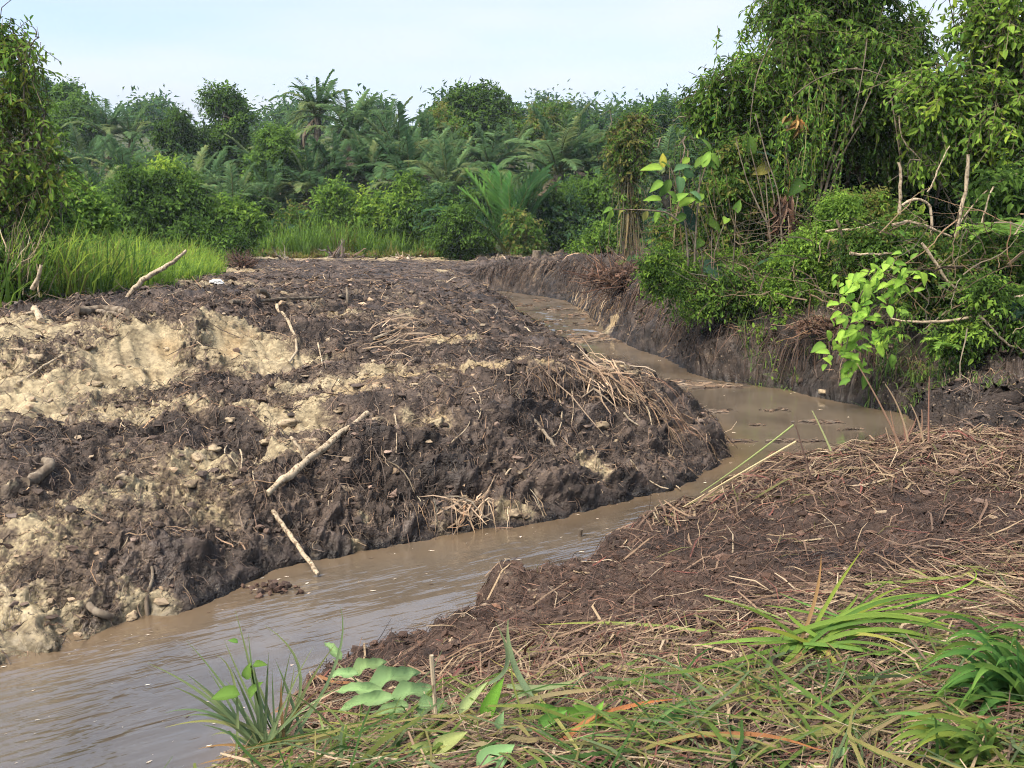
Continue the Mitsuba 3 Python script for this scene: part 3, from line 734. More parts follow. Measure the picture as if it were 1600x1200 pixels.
# ------------------------------------------------------------------ grass at the edges of the clearing
def grass_area(rng, poly_uv, z, n, h, w, pal, zj=0, **kw):
    poly = np.array([ground_at(u, v, z)[:2] for u, v in poly_uv])
    ctr = inside(rng, poly, max(n // 45, 20))
    who = rng.integers(len(ctr), size=n)
    off = rng.normal(size=(n, 2)) * np.clip(h * .16, .1, .4)
    xy = ctr[who] + off
    kw.setdefault('dirs', np.arctan2(off[:, 1], off[:, 0]) + rng.normal(size=n) * .8)
    p = f2(xy[:, 0] * .55, xy[:, 1] * .55, 3, 4)
    base = tint(rng, len(xy), (1, 1, 1), .2, .12) * np.array(pal)[np.clip(((p - .25) * 2 + rng.normal(size=len(xy)) * .18) * len(pal), 0, len(pal) - 1).astype(int)]
    hh = h * (.3 + .8 * rng.random(len(xy))) * (.35 + 1.3 * f2(xy[:, 0] * .45 + 9, xy[:, 1] * .35, 2, 7)) * (.6 + .7 * rng.random(len(ctr)))[who]
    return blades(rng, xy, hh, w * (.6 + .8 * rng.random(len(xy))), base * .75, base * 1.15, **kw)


rng = np.random.default_rng(71)
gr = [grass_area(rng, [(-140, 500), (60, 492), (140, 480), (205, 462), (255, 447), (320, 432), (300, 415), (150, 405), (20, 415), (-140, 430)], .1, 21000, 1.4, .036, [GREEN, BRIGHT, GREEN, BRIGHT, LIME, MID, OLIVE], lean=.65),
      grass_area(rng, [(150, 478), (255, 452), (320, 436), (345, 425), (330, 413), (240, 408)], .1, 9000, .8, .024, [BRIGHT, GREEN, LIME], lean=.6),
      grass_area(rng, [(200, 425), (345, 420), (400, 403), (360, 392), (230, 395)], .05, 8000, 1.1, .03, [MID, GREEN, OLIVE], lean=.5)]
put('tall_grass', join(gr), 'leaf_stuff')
tag('tall_grass', 'bright green tall grass beside the left tree', 'grass', kind='stuff')
rng = np.random.default_rng(72)
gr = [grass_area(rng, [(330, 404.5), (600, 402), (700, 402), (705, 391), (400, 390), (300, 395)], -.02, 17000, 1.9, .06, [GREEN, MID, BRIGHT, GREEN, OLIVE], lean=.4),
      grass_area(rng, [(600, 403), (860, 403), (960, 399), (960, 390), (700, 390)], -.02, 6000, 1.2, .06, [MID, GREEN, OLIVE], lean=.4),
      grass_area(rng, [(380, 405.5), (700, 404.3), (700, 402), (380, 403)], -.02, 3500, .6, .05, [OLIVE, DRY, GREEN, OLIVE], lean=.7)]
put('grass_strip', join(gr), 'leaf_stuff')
tag('grass_strip', 'green grass along the far edge of the clearing', 'grass', kind='stuff')

# ------------------------------------------------------------------ the overgrown right bank
def curve(pts, k=10):
    """A smooth line of k points through the given ones."""
    p = np.asarray(pts, float)
    t = np.concatenate([[0], np.cumsum(np.linalg.norm(np.diff(p, axis=0), axis=1))])
    from scipy.interpolate import PchipInterpolator
    return PchipInterpolator(t, p)(np.linspace(0, t[-1], k))


def line_at(uvs, y0, y1=None, k=10):
    y1 = y0 if y1 is None else y1
    return curve([at(u, v, y) for (u, v), y in zip(uvs, np.linspace(y0, y1, len(uvs)))], k)


def pole(name, label, cat, P, r0, r1, bsdf='pale_bark', group=None, rough=.0, seed=0, sides=8, forks=()):
    """One crooked stem or stick with knots, with its side branches as parts."""
    rng = np.random.default_rng(seed + 5)
    k = len(P)
    R = np.linspace(r0, r1, k) * (1 + .09 * rng.normal(size=k))
    P = P + rng.normal(size=P.shape) * rough * r0 * .5
    key = numbered(name)
    tag(key, label, cat, group)
    v, f, c = tubes(P[None], R[None], np.array([[.4, .33, .23]]), sides, seed)
    v = v + (rng.random((len(v), 3)) - .5) * r0 * .14
    scene[key] = mikit.ply((v, f), bsdf, smooth=50)
    for (a, b, rr) in forks:
        Q = curve([P[a], (P[a] + np.asarray(b)) / 2 + rng.normal(size=3) * r0, b], 6)
        w = tubes(Q[None], np.linspace(rr, rr * .4, 6)[None], np.array([[.4, .33, .23]]), 6)
        kk = numbered(key + '__branch')
        scene[kk] = mikit.ply(w[:2], bsdf, smooth=50)
    return key


NEAR = dict(ratio=.46, shape='oval', limp=.45, var=.28)

# the tall tree smothered in climbers
tree('vine_draped_tree', 'tall dark tree smothered in climbing vines, dominating the right bank', 'tree',
     [(1300, 45, 90), (1252, 100, 86), (1370, 85, 85), (1160, 165, 78), (1122, 165, 40), (1255, 190, 100), (1335, 190, 95), (1190, 235, 70), (1395, 170, 70), (1300, -40, 100), (1345, -20, 56), (1115, 200, 36), (1265, 30, 46), (1400, 250, 50)], 22.5, 7400, .13, [MID, GREEN, GREEN, MID, BRIGHT, GREEN],
     foot=(10.5, 23.5), seed=31, k=7, slen=.42, radius=.13, gap=.33, gscale=1.6, droop=.55, twigs=True, shell=.35, **NEAR)
T0 = 'vine_draped_tree'
rng = np.random.default_rng(32)
# curtains of hanging vines
n = 84
uu = np.concatenate([rng.normal(1262, 22, 54), rng.uniform(1110, 1420, 30)])
vv = np.concatenate([rng.uniform(110, 250, 54), rng.uniform(30, 240, 30)])
yv = 21.3 + rng.normal(size=n) * .35
top_ = at(uu, vv, yv)
ln = np.concatenate([1.0 + 1.3 * rng.random(54), .4 + .8 * rng.random(30)])
t = np.linspace(0, 1, 6)
P = top_[:, None] + np.array([0, 0, -1.0]) * (ln[:, None] * t)[..., None] + np.cumsum(rng.normal(size=(n, 6, 3)) * [.05, .05, .01], 1)
put('hanging_vine', tubes(P, np.full((n, 6), .007), tint(rng, n, (.10, .10, .045), .3, .2)), 'dry_stuff', T0)
labels[T0 + '__hanging_vine'] = {'kind': 'stuff'}
m = 34
ts = rng.random((n, m))
ii = np.minimum((ts * 5).astype(int), 4)
fr = (ts * 5 - ii)[..., None]
pos = (P[np.arange(n)[:, None], ii] * (1 - fr) + P[np.arange(n)[:, None], ii + 1] * fr).reshape(-1, 3)
N = len(pos)
put('vine_leaf', leaves(pos, rng.normal(size=(N, 3)) * .7 + [0, 0, -.9], rng.normal(size=(N, 3)) * .5 + [0, -.6, .6], .12 * np.exp(.3 * rng.normal(size=N)), .042, tint(rng, N, GREEN, .3, .2), 'diamond'), 'leaf_stuff', T0)
labels[T0 + '__vine_leaf'] = {'kind': 'stuff'}
# its leaning stems, seen in the dark hollow
for i, (pp, r) in enumerate([([(1283, 338), (1299, 263), (1314, 228), (1345, 178)], .035), ([(1275, 330), (1292, 262), (1303, 225), (1318, 150)], .028), ([(1290, 330), (1306, 270), (1322, 232), (1372, 160)], .026), ([(1231, 187), (1229, 230), (1230, 275), (1232, 320)], .035), ([(1268, 335), (1284, 280), (1282, 200), (1290, 130)], .02)]):
    put('stem', tubes(line_at(pp, 21.4)[None], np.linspace(r, r * .6, 10)[None], np.array([[.3, .25, .18]]), 7), 'bark', T0, smooth=True)
for i, pp in enumerate([[(1300, 110), (1340, 108), (1385, 122)], [(1240, 150), (1290, 118), (1340, 106)], [(1345, 178), (1362, 140), (1382, 92)], [(1392, 150), (1400, 200), (1408, 262)], [(1210, 60), (1180, 130), (1172, 200)], [(1355, 60), (1345, 130), (1330, 200)]]):
    put('liana', tubes(line_at(pp, 20.9)[None], np.linspace(.014, .01, 10)[None], np.array([[.3, .25, .18]]), 5), 'bark', T0)

tree('broadleaf_tree', 'tree with bright fresh green leaves at the right edge of the photo', 'tree',
     [(1548, 72, 62), (1595, 40, 76), (1585, 140, 85), (1500, 190, 70), (1560, 225, 80), (1470, 120, 50), (1640, 200, 100), (1660, 80, 110), (1510, 45, 26), (1440, 230, 45), (1700, 0, 100), (1600, -60, 90)], 19.5, 5600, .15, [GREEN, BRIGHT, BRIGHT, GREEN, LIME],
     foot=(10.8, 20.5), seed=33, k=6, slen=.42, radius=.11, gap=.36, gscale=1.5, droop=.35, twigs=True, shell=.3, **NEAR)
tree('understorey_bush', 'deep shaded understorey bush behind the stems of the vine smothered tree', 'bush',
     [(1330, 290, 70), (1270, 300, 55), (1400, 300, 70), (1460, 310, 60), (1540, 320, 70), (1380, 240, 60), (1450, 250, 60), (1600, 330, 80), (1330, 350, 60), (1420, 370, 60), (1250, 350, 50)], 24.5, 3000, .19, [DARK, DARK, MID, BLUEGREEN],
     foot=(12, 25), seed=34, k=6, slen=.4, radius=.05, gap=.25, gscale=1.4, shell=.2, **NEAR)
tree('understorey_bush', 'shrub wall at the right edge below the bright fresh green tree', 'bush',
     [(1560, 330, 60), (1610, 380, 70), (1500, 400, 50), (1590, 440, 60), (1650, 300, 80), (1690, 400, 100), (1540, 450, 45)], 17.5, 2700, .145, [MID, GREEN, DARK, MID],
     foot=(9.5, 18), seed=35, k=6, slen=.36, radius=.04, gap=.33, gscale=2, shell=.25, **NEAR)
tree('small_leaved_shrub', 'bright green shrub of tiny leaves cascading down the right bank', 'shrub',
     [(1250, 430, 40), (1225, 475, 34), (1275, 395, 36), (1260, 470, 38), (1300, 360, 34), (1240, 510, 24), (1290, 440, 30), (1310, 330, 26), (1250, 395, 30)], 18.2, 5200, .055, [GREEN, BRIGHT, GREEN, BRIGHT],
     foot=(5.9, 19), seed=36, k=8, slen=.24, radius=.02, gap=.3, gscale=3, droop=.3, shell=.3, **{**NEAR, 'ratio': .6, 'shape': 'diamond'})
tree('thicket', 'thin stemmed thicket between the big-leaved plant and the vine smothered tree', 'thicket',
     [(1110, 300, 45), (1160, 330, 50), (1200, 370, 40), (1120, 380, 40), (1080, 400, 34), (1170, 400, 36), (1150, 270, 45), (1210, 310, 40), (1050, 370, 34)], 21.5, 3400, .10, [MID, OLIVE, GREEN, DARK],
     foot=(4.8, 22), seed=37, k=6, slen=.3, radius=.02, gap=.42, gscale=2.4, shell=.15, trunk_extra=1, **NEAR)
rng = np.random.default_rng(38)
n = 70
u0, v0 = rng.uniform(1040, 1250, n), rng.uniform(395, 440, n)
yv = rng.uniform(20.5, 23, n)
a, b = at(u0, v0, yv), at(u0 + rng.normal(size=n) * 34, v0 - rng.uniform(60, 190, n), yv)
P = np.array([wander(rng, p, q_, 6, .05) for p, q_ in zip(a, b)])
put('stem', tubes(P, np.linspace(.012, .006, 6)[None] * np.exp(.35 * rng.normal(size=(n, 1))), tint(rng, n, (.085, .066, .038), .45, .15)), 'dry_stuff', 'thicket')
labels['thicket__stem'] = {'kind': 'stuff'}
tree('low_weeds', 'low ferny weeds on top of the right bank before the thicket', 'weeds', [(1110, 425, 26), (1085, 440, 24), (1140, 420, 22), (1060, 430, 22), (1180, 430, 20), (1095, 460, 18), (1080, 480, 14), (1040, 410, 22)], 20.2, 2300, .07, [GREEN, MID, BRIGHT], seed=39, k=8, slen=.26, radius=.01, gap=.34, gscale=3, shell=.2, **{**NEAR, 'shape': 'diamond', 'ratio': .3})
tree('weedy_shrub', 'tangled weedy shrub among broken branches at the right end of the bank', 'shrub', [(1400, 390, 40), (1450, 420, 45), (1500, 440, 40), (1540, 480, 40), (1420, 470, 30), (1480, 500, 34), (1370, 380, 30), (1580, 500, 40), (1340, 400, 30), (1550, 400, 40)], 16.6, 3000, .08, [MID, GREEN, DARK, OLIVE, GREEN], foot=(7.6, 17), seed=40, k=7, slen=.3, radius=.02, gap=.42, gscale=2.5, shell=.15, **NEAR)
tree('leafy_bush', 'pale leafed low bush under the broken pale stems', 'bush', [(1330, 330, 24), (1350, 345, 26), (1390, 335, 22), (1370, 320, 16), (1420, 345, 20)], 19, 1500, .08, [GREEN, OLIVE, BRIGHT], seed=45, k=6, slen=.26, radius=.015, gap=.35, gscale=3, shell=.2, **NEAR)

tree('creeper_cover', 'creepers and low green weeds spilling over the lip of the right bank', 'creepers', [(1060, 440, 24), (1030, 420, 20), (1120, 450, 26), (1180, 455, 22), (1210, 440, 24), (1150, 470, 18), (1100, 480, 14), (1230, 520, 16), (1320, 470, 30), (1340, 430, 30), (1300, 500, 20), (1200, 470, 18), (1030, 445, 14), (1265, 540, 14), (1330, 545, 16)], 18.9, 3300, .075, [MID, GREEN, DARK, BRIGHT], seed=141, k=7, slen=.3, radius=.012, gap=.38, gscale=2.6, shell=.15, **NEAR)
tree('weedy_shrub', 'mixed green shrub at the far right end of the bank above the dark mud', 'shrub', [(1400, 500, 24), (1440, 515, 26), (1480, 530, 24), (1520, 520, 30), (1570, 530, 34), (1610, 520, 40), (1550, 470, 34)], 14.6, 2200, .07, [GREEN, MID, DARK, BRIGHT], foot=(7.4, 15), seed=142, k=7, slen=.26, radius=.012, gap=.45, gscale=3, shell=.15, **NEAR)
tree('bank_creeper', 'thin creepers hanging down the dark face of the right bank towards the pond', 'creepers', [(1190, 520, 16), (1215, 548, 14), (1300, 545, 22), (1350, 560, 20), (1400, 560, 22), (1450, 570, 18)], 18.0, 900, .07, [MID, GREEN, OLIVE, BRIGHT], foot=(4.6, 19.4), seed=145, k=6, slen=.34, radius=.008, gap=.44, gscale=3, shell=.1, droop=.9, trunk_extra=0, **NEAR)
rng = np.random.default_rng(143)
n = 420
u0, v0 = rng.uniform(1020, 1600, n), rng.uniform(330, 540, n)
v0 = np.where(u0 < 1250, np.minimum(v0, 455), v0)
yv = np.interp(u0, [1020, 1250, 1450, 1600], [20.5, 18.2, 15.6, 14.6]) + rng.normal(size=n) * .5 - .2
a = at(u0, v0, yv)
d = unit(rng.normal(size=(n, 3)) * [1, .5, .7]) * (.35 + 1.0 * rng.random((n, 1)) ** 1.5)
P = np.array([wander(rng, p, p + q_, 7, .09) for p, q_ in zip(a, d)])
put('twig_tangle', tubes(P, np.linspace(.009, .0035, 7)[None] * np.exp(.4 * rng.normal(size=(n, 1))), tint(rng, n, (.085, .064, .042), .5, .12)), 'dry_stuff')
tag('twig_tangle', 'tangle of dead twigs among the plants of the right bank', 'twigs', kind='stuff')
rng = np.random.default_rng(144)
u0 = rng.uniform(1010, 1600, 5200)
v0 = np.interp(u0, [1010, 1100, 1200, 1300, 1400, 1500, 1600], [432, 470, 500, 525, 548, 575, 590]) - 60 * rng.random(5200) ** 1.4
zz = np.interp(u0, [1010, 1200, 1400, 1600], [.3, .05, -.25, -.4])
g = ground_at(u0, v0, zz)
g = g[(g[:, 1] < 30) & (f2(g[:, 0] * 1.2, g[:, 1] * 1.2, 2, 6) > .42)]
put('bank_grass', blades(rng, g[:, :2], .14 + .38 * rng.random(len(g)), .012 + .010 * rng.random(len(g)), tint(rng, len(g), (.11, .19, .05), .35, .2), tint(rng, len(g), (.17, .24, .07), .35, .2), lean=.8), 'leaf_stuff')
tag('bank_grass', 'sparse grass and weeds along the lip of the right bank', 'grass', kind='stuff')

# the narrow column of vines on a dead stump
tree('vine_column', 'narrow column of climbing vines on a dead stump at the bend of the stream', 'vine', [(985, 215, 30), (975, 235, 26), (998, 240, 26), (985, 265, 28), (980, 295, 20), (990, 320, 18), (1000, 200, 18), (965, 215, 16), (985, 345, 14)], 36, 2600, .13, [MID, OLIVE, GREEN, DARK], seed=41, k=6, slen=.4, radius=.16, gap=.33, gscale=1.6, droop=.6, shell=.3, twigs=True, **NEAR)
rng = np.random.default_rng(42)
n = 34
u0 = rng.normal(985, 18, n)
a, b = at(u0, rng.uniform(385, 412, n), 35.3), at(985 + (u0 - 985) * .6 + rng.normal(size=n) * 4, rng.uniform(250, 350, n), 35.6)
P = np.array([wander(rng, p, q_, 6, .03) for p, q_ in zip(a, b)])
put('stem', tubes(P, np.linspace(.02, .010, 6)[None] * np.exp(.3 * rng.normal(size=(n, 1))), tint(rng, n, (.075, .066, .035), .4, .1)), 'dry_stuff', 'vine_column')
labels['vine_column__stem'] = {'kind': 'stuff'}

# large leaves, each a part
BIG = [leaf_shape(9, .75, .22, .10, .012, 0, 1), leaf_shape(9, .8, .35, .14, .015, 0, 2), leaf_shape(9, .6, .15, .08, .02, .22, 3), leaf_shape(9, .6, .5, .22, .02, .25, 4)]


def big_leaf(parent, p, d, nrm, L, W, col, shape=0, name='leaf', label=None):
    rng = np.random.default_rng(abs(int(p[0] * 1000)) + shape)
    v, f, c = leaves(p[None], np.array([d], float), np.array([nrm], float), L, W, tint(rng, 1, col, .12, .05), BIG[shape])
    mid_ = np.zeros(len(c), bool)
    mid_[1::3] = True
    c = c * np.where(mid_, 1.35, 1.0)[:, None]
    k = put(name, (v, f, np.clip(c, 0, .9)), 'leaf_stuff', parent, smooth=True)
    if label:
        labels[k] = {'label': label}
    return k


bp = thing('big_leaved_plant', 'plant with big oval green and yellow leaves left of the vine smothered tree', 'plant')
stemP = [line_at([(1075, 420), (1072, 360), (1060, 300), (1048, 262)], 19.2), line_at([(1085, 420), (1088, 350), (1092, 300), (1096, 250)], 19.2), line_at([(1060, 345), (1037, 331), (1000, 328), (952, 327)], 19.0), line_at([(1072, 345), (1090, 300), (1102, 262), (1110, 236)], 19.4)]
for P in stemP:
    put('stem', tubes(P[None], np.linspace(.022, .009, 10)[None], np.array([[.12, .12, .05]]), 6), 'bark', bp, smooth=True)
rng = np.random.default_rng(43)
YEL = (.36, .32, .05)
LIME = (.21, .35, .06)
for (u, v, du, dv, L, col, sh_) in [(1037, 262, -2, -24, .30, YEL, 0), (1036, 264, -36, -4, .44, LIME, 0), (1066, 256, 14, -12, .28, LIME, 0), (1034, 312, -32, -3, .36, LIME, 0), (1062, 292, 10, -20, .28, LIME, 0), (1052, 268, 28, -14, .38, BLUEGREEN, 1), (1048, 280, -14, 24, .38, MID, 1), (1060, 275, 4, 34, .40, BLUEGREEN, 1), (1070, 262, 22, 26, .36, BLUEGREEN, 1),
                                 (1050, 318, 18, -16, .36, GREEN, 1), (1060, 322, 22, -14, .36, BRIGHT, 1), (1088, 318, 14, -22, .34, GREEN, 1), (1085, 262, 20, -20, .42, MID, 0), (1098, 262, 10, -26, .36, GREEN, 0), (1094, 252, 30, 8, .36, MID, 1), (1030, 330, -12, 20, .26, LIME, 1), (1012, 329, -8, 20, .24, OLIVE, 1), (975, 328, -16, 12, .26, OLIVE, 1), (957, 328, -8, 18, .24, LIME, 1), (958, 326, -18, 4, .24, GREEN, 1),
                                 (1106, 240, 20, 16, .34, GREEN, 1), (1110, 236, -12, -20, .30, MID, 0), (1042, 300, 22, 14, .34, MID, 1), (1036, 284, -22, 12, .34, GREEN, 1), (1045, 262, -22, -20, .30, MID, 0), (1076, 300, 26, 12, .34, BLUEGREEN, 1), (1072, 335, -24, 14, .32, MID, 1)]:
    p = at(u, v, 19.1 + rng.normal() * .12)
    d = np.array([du, rng.normal() * 12 - 4, -dv], float)
    big_leaf(bp, p, d, [rng.normal() * .4, -.75, .7 + .2 * rng.normal()], L, L * .48, col, sh_, label='yellowed upright leaf' if col == YEL else None)

def ear_plant(label, foot, leafs, y, seed, petiole=.014, cat='plant'):
    """An elephant ear: long stalks, each with one broad heart shaped blade."""
    t = thing('elephant_ear_plant', label, cat)
    rng = np.random.default_rng(seed)
    f = at(*foot, y)
    f[2] = float(land(f[0], f[1]))
    for (u, v, du, dv, L, col, nrm) in leafs:
        p = at(u, v, y + rng.normal() * .15)
        put('stalk', tubes(curve([f + rng.normal(size=3) * .06, f * .4 + p * .6 + [rng.normal() * .06, 0, .1], p], 8)[None], np.linspace(petiole * 1.4, petiole * .7, 8)[None], np.array([[.10, .14, .05]]), 6), 'bark', t, smooth=True)
        d = np.array([du, rng.normal() * 6 - 4, -dv], float)
        L = L * .82
        big_leaf(t, p - unit(d) * L * .2, d, np.array(nrm) + rng.normal(size=3) * .25, L, L * .74, np.array(col) * .8, 2 + int(rng.random() < .5))
    return t


TEAL = (.045, .095, .062)
ear_plant('elephant ear with one broad grey-green leaf hanging left of the thicket', (1120, 432), [(1068, 338, 40, 28, .62, (.045, .085, .055), (-.3, -1, .5)), (1112, 352, 34, 10, .42, MID, (0, -.5, .9)), (1135, 342, -6, 8, .26, LIME, (0, -1, .4)), (1150, 325, 10, -12, .30, GREEN, (.2, -.9, .4)), (1095, 378, -20, 18, .3, MID, (0, -.8, .5))], 19.3, 1)
ear_plant('elephant ear with a flat dark blue-green leaf held high on a pale stalk', (1220, 420), [(1192, 240, 44, 6, .60, TEAL, (.0, -.35, 1)), (1172, 232, 4, -26, .42, MID, (.2, -.9, .4)), (1196, 262, -30, 18, .4, OLIVE, (0, -.7, .7)), (1250, 290, -30, 20, .45, DARK, (0, -.8, .6))], 20.3, 2)
ear_plant('elephant ear knocked flat, dark folded leaves drooping over the bank edge', (1165, 440), [(1110, 428, 70, 24, .95, TEAL, (.1, -.25, 1)), (1150, 438, 46, 22, .7, (.03, .075, .04), (0, -.3, 1)), (1128, 445, -30, 16, .45, MID, (0, -.5, .8)), (1205, 405, -44, 12, .55, (.05, .11, .055), (0, -.3, 1)), (1195, 455, 14, 16, .4, MID, (0, -.7, .6))], 18.9, 3)
ear_plant('elephant ear with a few dark oval leaves low at the right edge', (1570, 500), [(1590, 480, -8, 36, .34, TEAL, (0, -1, .3)), (1560, 478, 12, 30, .34, (.02, .07, .03), (0, -1, .3)), (1600, 470, 20, 24, .36, MID, (0, -1, .3))], 14.5, 4)
ear_plant('elephant ear with small bluish leaves on the lip of the bank by the vine column', (985, 418), [(985, 408, 14, -14, .5, BLUEGREEN, (0, -.8, .5)), (975, 412, -16, -6, .4, GREEN, (0, -.8, .5)), (1000, 418, 16, 8, .4, MID, (0, -.8, .5))], 31, 5)

# the sapling with fresh light green leaves hanging over the bank
sp_t = thing('leafy_sapling', 'sapling with large fresh light-green leaves hanging over the right bank', 'sapling')
rng = np.random.default_rng(46)
for pp in [[(1450, 470), (1410, 440), (1370, 425), (1325, 435)], [(1370, 425), (1345, 460), (1330, 505), (1320, 560)], [(1410, 440), (1395, 470), (1385, 520), (1380, 560)], [(1370, 425), (1350, 480), (1350, 530), (1345, 560)]]:
    put('stem', tubes(line_at(pp, 15.3)[None], np.linspace(.015, .006, 10)[None], np.array([[.12, .12, .05]]), 5), 'bark', sp_t, smooth=True)
spots = [(1405, 432), (1385, 430), (1368, 440), (1352, 452), (1340, 470), (1330, 445), (1345, 435), (1415, 445), (1395, 450), (1375, 462), (1356, 480), (1336, 490), (1326, 470), (1390, 475), (1366, 497), (1345, 512), (1330, 520), (1322, 535), (1352, 530), (1338, 548), (1320, 560), (1360, 545), (1312, 555), (1385, 512), (1380, 535), (1395, 530), (1372, 520), (1350, 500), (1340, 530), (1318, 500), (1420, 425), (1400, 420), (1380, 415), (1362, 425), (1330, 575), (1345, 565)]
for (u, v) in spots:
    for _ in range(6):
        p = at(u + rng.normal() * 17, v + rng.normal() * 11, 15.2 + rng.normal() * .25)
        d = np.array([rng.normal(), rng.normal() * .5 - .2, -.5 + .5 * rng.normal()])
        L = .17 * math.exp(.25 * rng.normal())
        big_leaf(sp_t, p, d, [rng.normal() * .5, -.7, .9], L, L * .55, [BRIGHT, (.22, .38, .06), BRIGHT, GREEN, (.16, .30, .05)][rng.integers(5)], int(rng.integers(2)))

# ferns of the right bank: fronds are parts
fm = []
for i, col in enumerate([GREEN, BRIGHT, MID]):
    fm.append(frond_mesh(1.5, .9, 1.0, 18, col, 80 + i, leaflet=.95, width=.24, hang=.2, sweep=.35))
fern_ply = [mikit.ply(m[:2], 'leaf_stuff', color=m[2]) for m in fm]


def fern(label, u, v, y, size, n, seed, ci=0, group=None):
    rng = np.random.default_rng(seed)
    p = at(u, v, y)
    t = thing('fern', label, 'fern', group)
    for i in range(n):
        frond_part(t, fern_ply[(ci + (i % 4 == 0)) % 3], p, i * 2.4 + rng.normal() * .3, size * (.7 + .5 * rng.random()), rng.normal() * .25)
    return t


fern('fern with long drooping fronds below the curved pale branch', 1535, 470, 15, .75, 11, 1, 1)
fern('fern with feathery pale fronds beside the standing broken stem', 1540, 365, 16.5, .6, 9, 2, 0)
fern('small fern on the bank lip left of the tiny-leaved shrub', 1130, 425, 19.6, .55, 9, 3, 0)
fern('small dark fern behind the light-green sapling', 1470, 400, 17, .6, 9, 4, 2)
fern('fern hanging at the far right edge of the bank', 1590, 380, 15.5, .7, 9, 5, 2)
fern('small fern halfway down the dark right bank', 1480, 545, 14.4, .4, 8, 6, 0)

# bare broken stems and branches
pole('snapped_sapling', 'upright pale broken stem standing against the dark hollow', 'dead tree', line_at([(1405, 335), (1407, 295), (1407, 270), (1404, 254)], 18.2), .034, .022, rough=.3, seed=1)
pole('snapped_sapling', 'tallest pale peeled stem, broken off above the tangle at right', 'dead tree', line_at([(1494, 372), (1500, 335), (1510, 290), (1512, 241)], 16.8), .038, .028, rough=.3, seed=2)
pole('snapped_sapling', 'short leaning stem right of the tallest peeled stem', 'dead tree', line_at([(1527, 372), (1538, 335), (1547, 305), (1553, 291)], 16.8), .02, .014, rough=.4, seed=3)
pole('snapped_sapling', 'slender leaning twig left of the tallest peeled stem', 'dead tree', line_at([(1450, 300), (1458, 285), (1470, 255), (1484, 228)], 17.5), .018, .01, rough=.4, seed=4)
pole('liana', 'long thin liana hanging across the dark hollow to the right', 'liana', line_at([(1405, 180), (1409, 215), (1435, 245), (1460, 275), (1482, 300)], 19.6), .016, .010, rough=.4, seed=5)
pole('crooked_branch', 'crooked dead branch bent like an elbow in the tangle', 'dead branch', line_at([(1410, 322), (1436, 311), (1453, 322), (1456, 353), (1446, 400)], 16.6, k=14), .026, .02, rough=.5, seed=6)
pole('crooked_branch', 'dead branch lying level left of the elbow shaped branch', 'dead branch', line_at([(1290, 361), (1340, 357), (1374, 347), (1400, 352)], 17.2), .024, .014, rough=.5, seed=7)
pole('crooked_branch', 'dead branch running level under the elbow shaped branch', 'dead branch', line_at([(1393, 352), (1419, 347), (1456, 358), (1490, 372)], 16.4), .028, .016, rough=.5, seed=8)
pole('crooked_branch', 'short dead branch lying low above the light-green sapling', 'dead branch', line_at([(1326, 396), (1366, 397), (1410, 394)], 16.2), .026, .016, rough=.5, seed=9)
pole('crooked_branch', 'long curved pale branch sweeping over the bank at right', 'dead branch', line_at([(1393, 498), (1430, 503), (1463, 503), (1526, 493), (1559, 472), (1620, 461)], 14.6, k=16), .017, .03, rough=.4, seed=10, forks=[(9, at(1540, 530, 14.4), .012)])
pole('crooked_branch', 'bent branch slanting down into the weedy shrub at right', 'dead branch', line_at([(1440, 380), (1456, 402), (1480, 438), (1524, 474)], 15.4), .024, .018, rough=.4, seed=11)
pole('crooked_branch', 'brown branch slanting down to the right below the curved pale branch', 'dead branch', line_at([(1530, 492), (1552, 516), (1579, 540), (1610, 546)], 14.4), .022, .016, rough=.4, seed=12)
pole('crooked_branch', 'thin dead branch rising to the right edge above the ferns', 'dead branch', line_at([(1500, 350), (1530, 310), (1560, 285), (1600, 268)], 17.5), .018, .01, rough=.5, seed=13)
pole('slender_stem', 'slender pale stem rising in front of the dead hanging leaves', 'stem', line_at([(1223, 395), (1220, 350), (1217, 308), (1200, 252), (1180, 178)], 20, k=12), .018, .010, 'bark', rough=.3, seed=14)
pole('slender_stem', 'slender pale stem leaning left inside the thicket', 'stem', line_at([(1200, 352), (1180, 312), (1166, 277), (1150, 215)], 20.3), .016, .009, 'bark', rough=.3, seed=15)

# the hanging mass of dead brown leaves
dm = thing('dead_leaf_cluster', 'hanging cluster of dead dark-brown leaves under the vine smothered tree', 'dead leaves')
rng = np.random.default_rng(47)
for i in range(46):
    p = at(1226 + rng.normal() * 8, 312 + rng.uniform(-10, 40), 20.2 + rng.normal() * .1)
    L = .42 * math.exp(.25 * rng.normal())
    v, f, c = leaves(p[None], np.array([[rng.normal() * .35, rng.normal() * .3, -1]]), np.array([[rng.normal(), -1, .2]]), L, L * .2, tint(rng, 1, (.085, .050, .033), .35, .1), BIG[1])
    put('leaf', (v, f, c), 'dry_stuff', dm)
dm = thing('dead_leaf_cluster', 'small orange-brown cluster of dead leaves caught on the dark stem', 'dead leaves')
for i in range(16):
    p = at(1243 + rng.normal() * 7, 190 + rng.uniform(-12, 12), 21.0)
    L = .24
    v, f, c = leaves(p[None], np.array([[rng.normal(), rng.normal() * .3, -.7]]), np.array([[rng.normal(), -1, .4]]), L, L * .3, tint(rng, 1, (.24, .14, .045), .35, .15), BIG[1])
    put('leaf', (v, f, c), 'dry_stuff', dm)

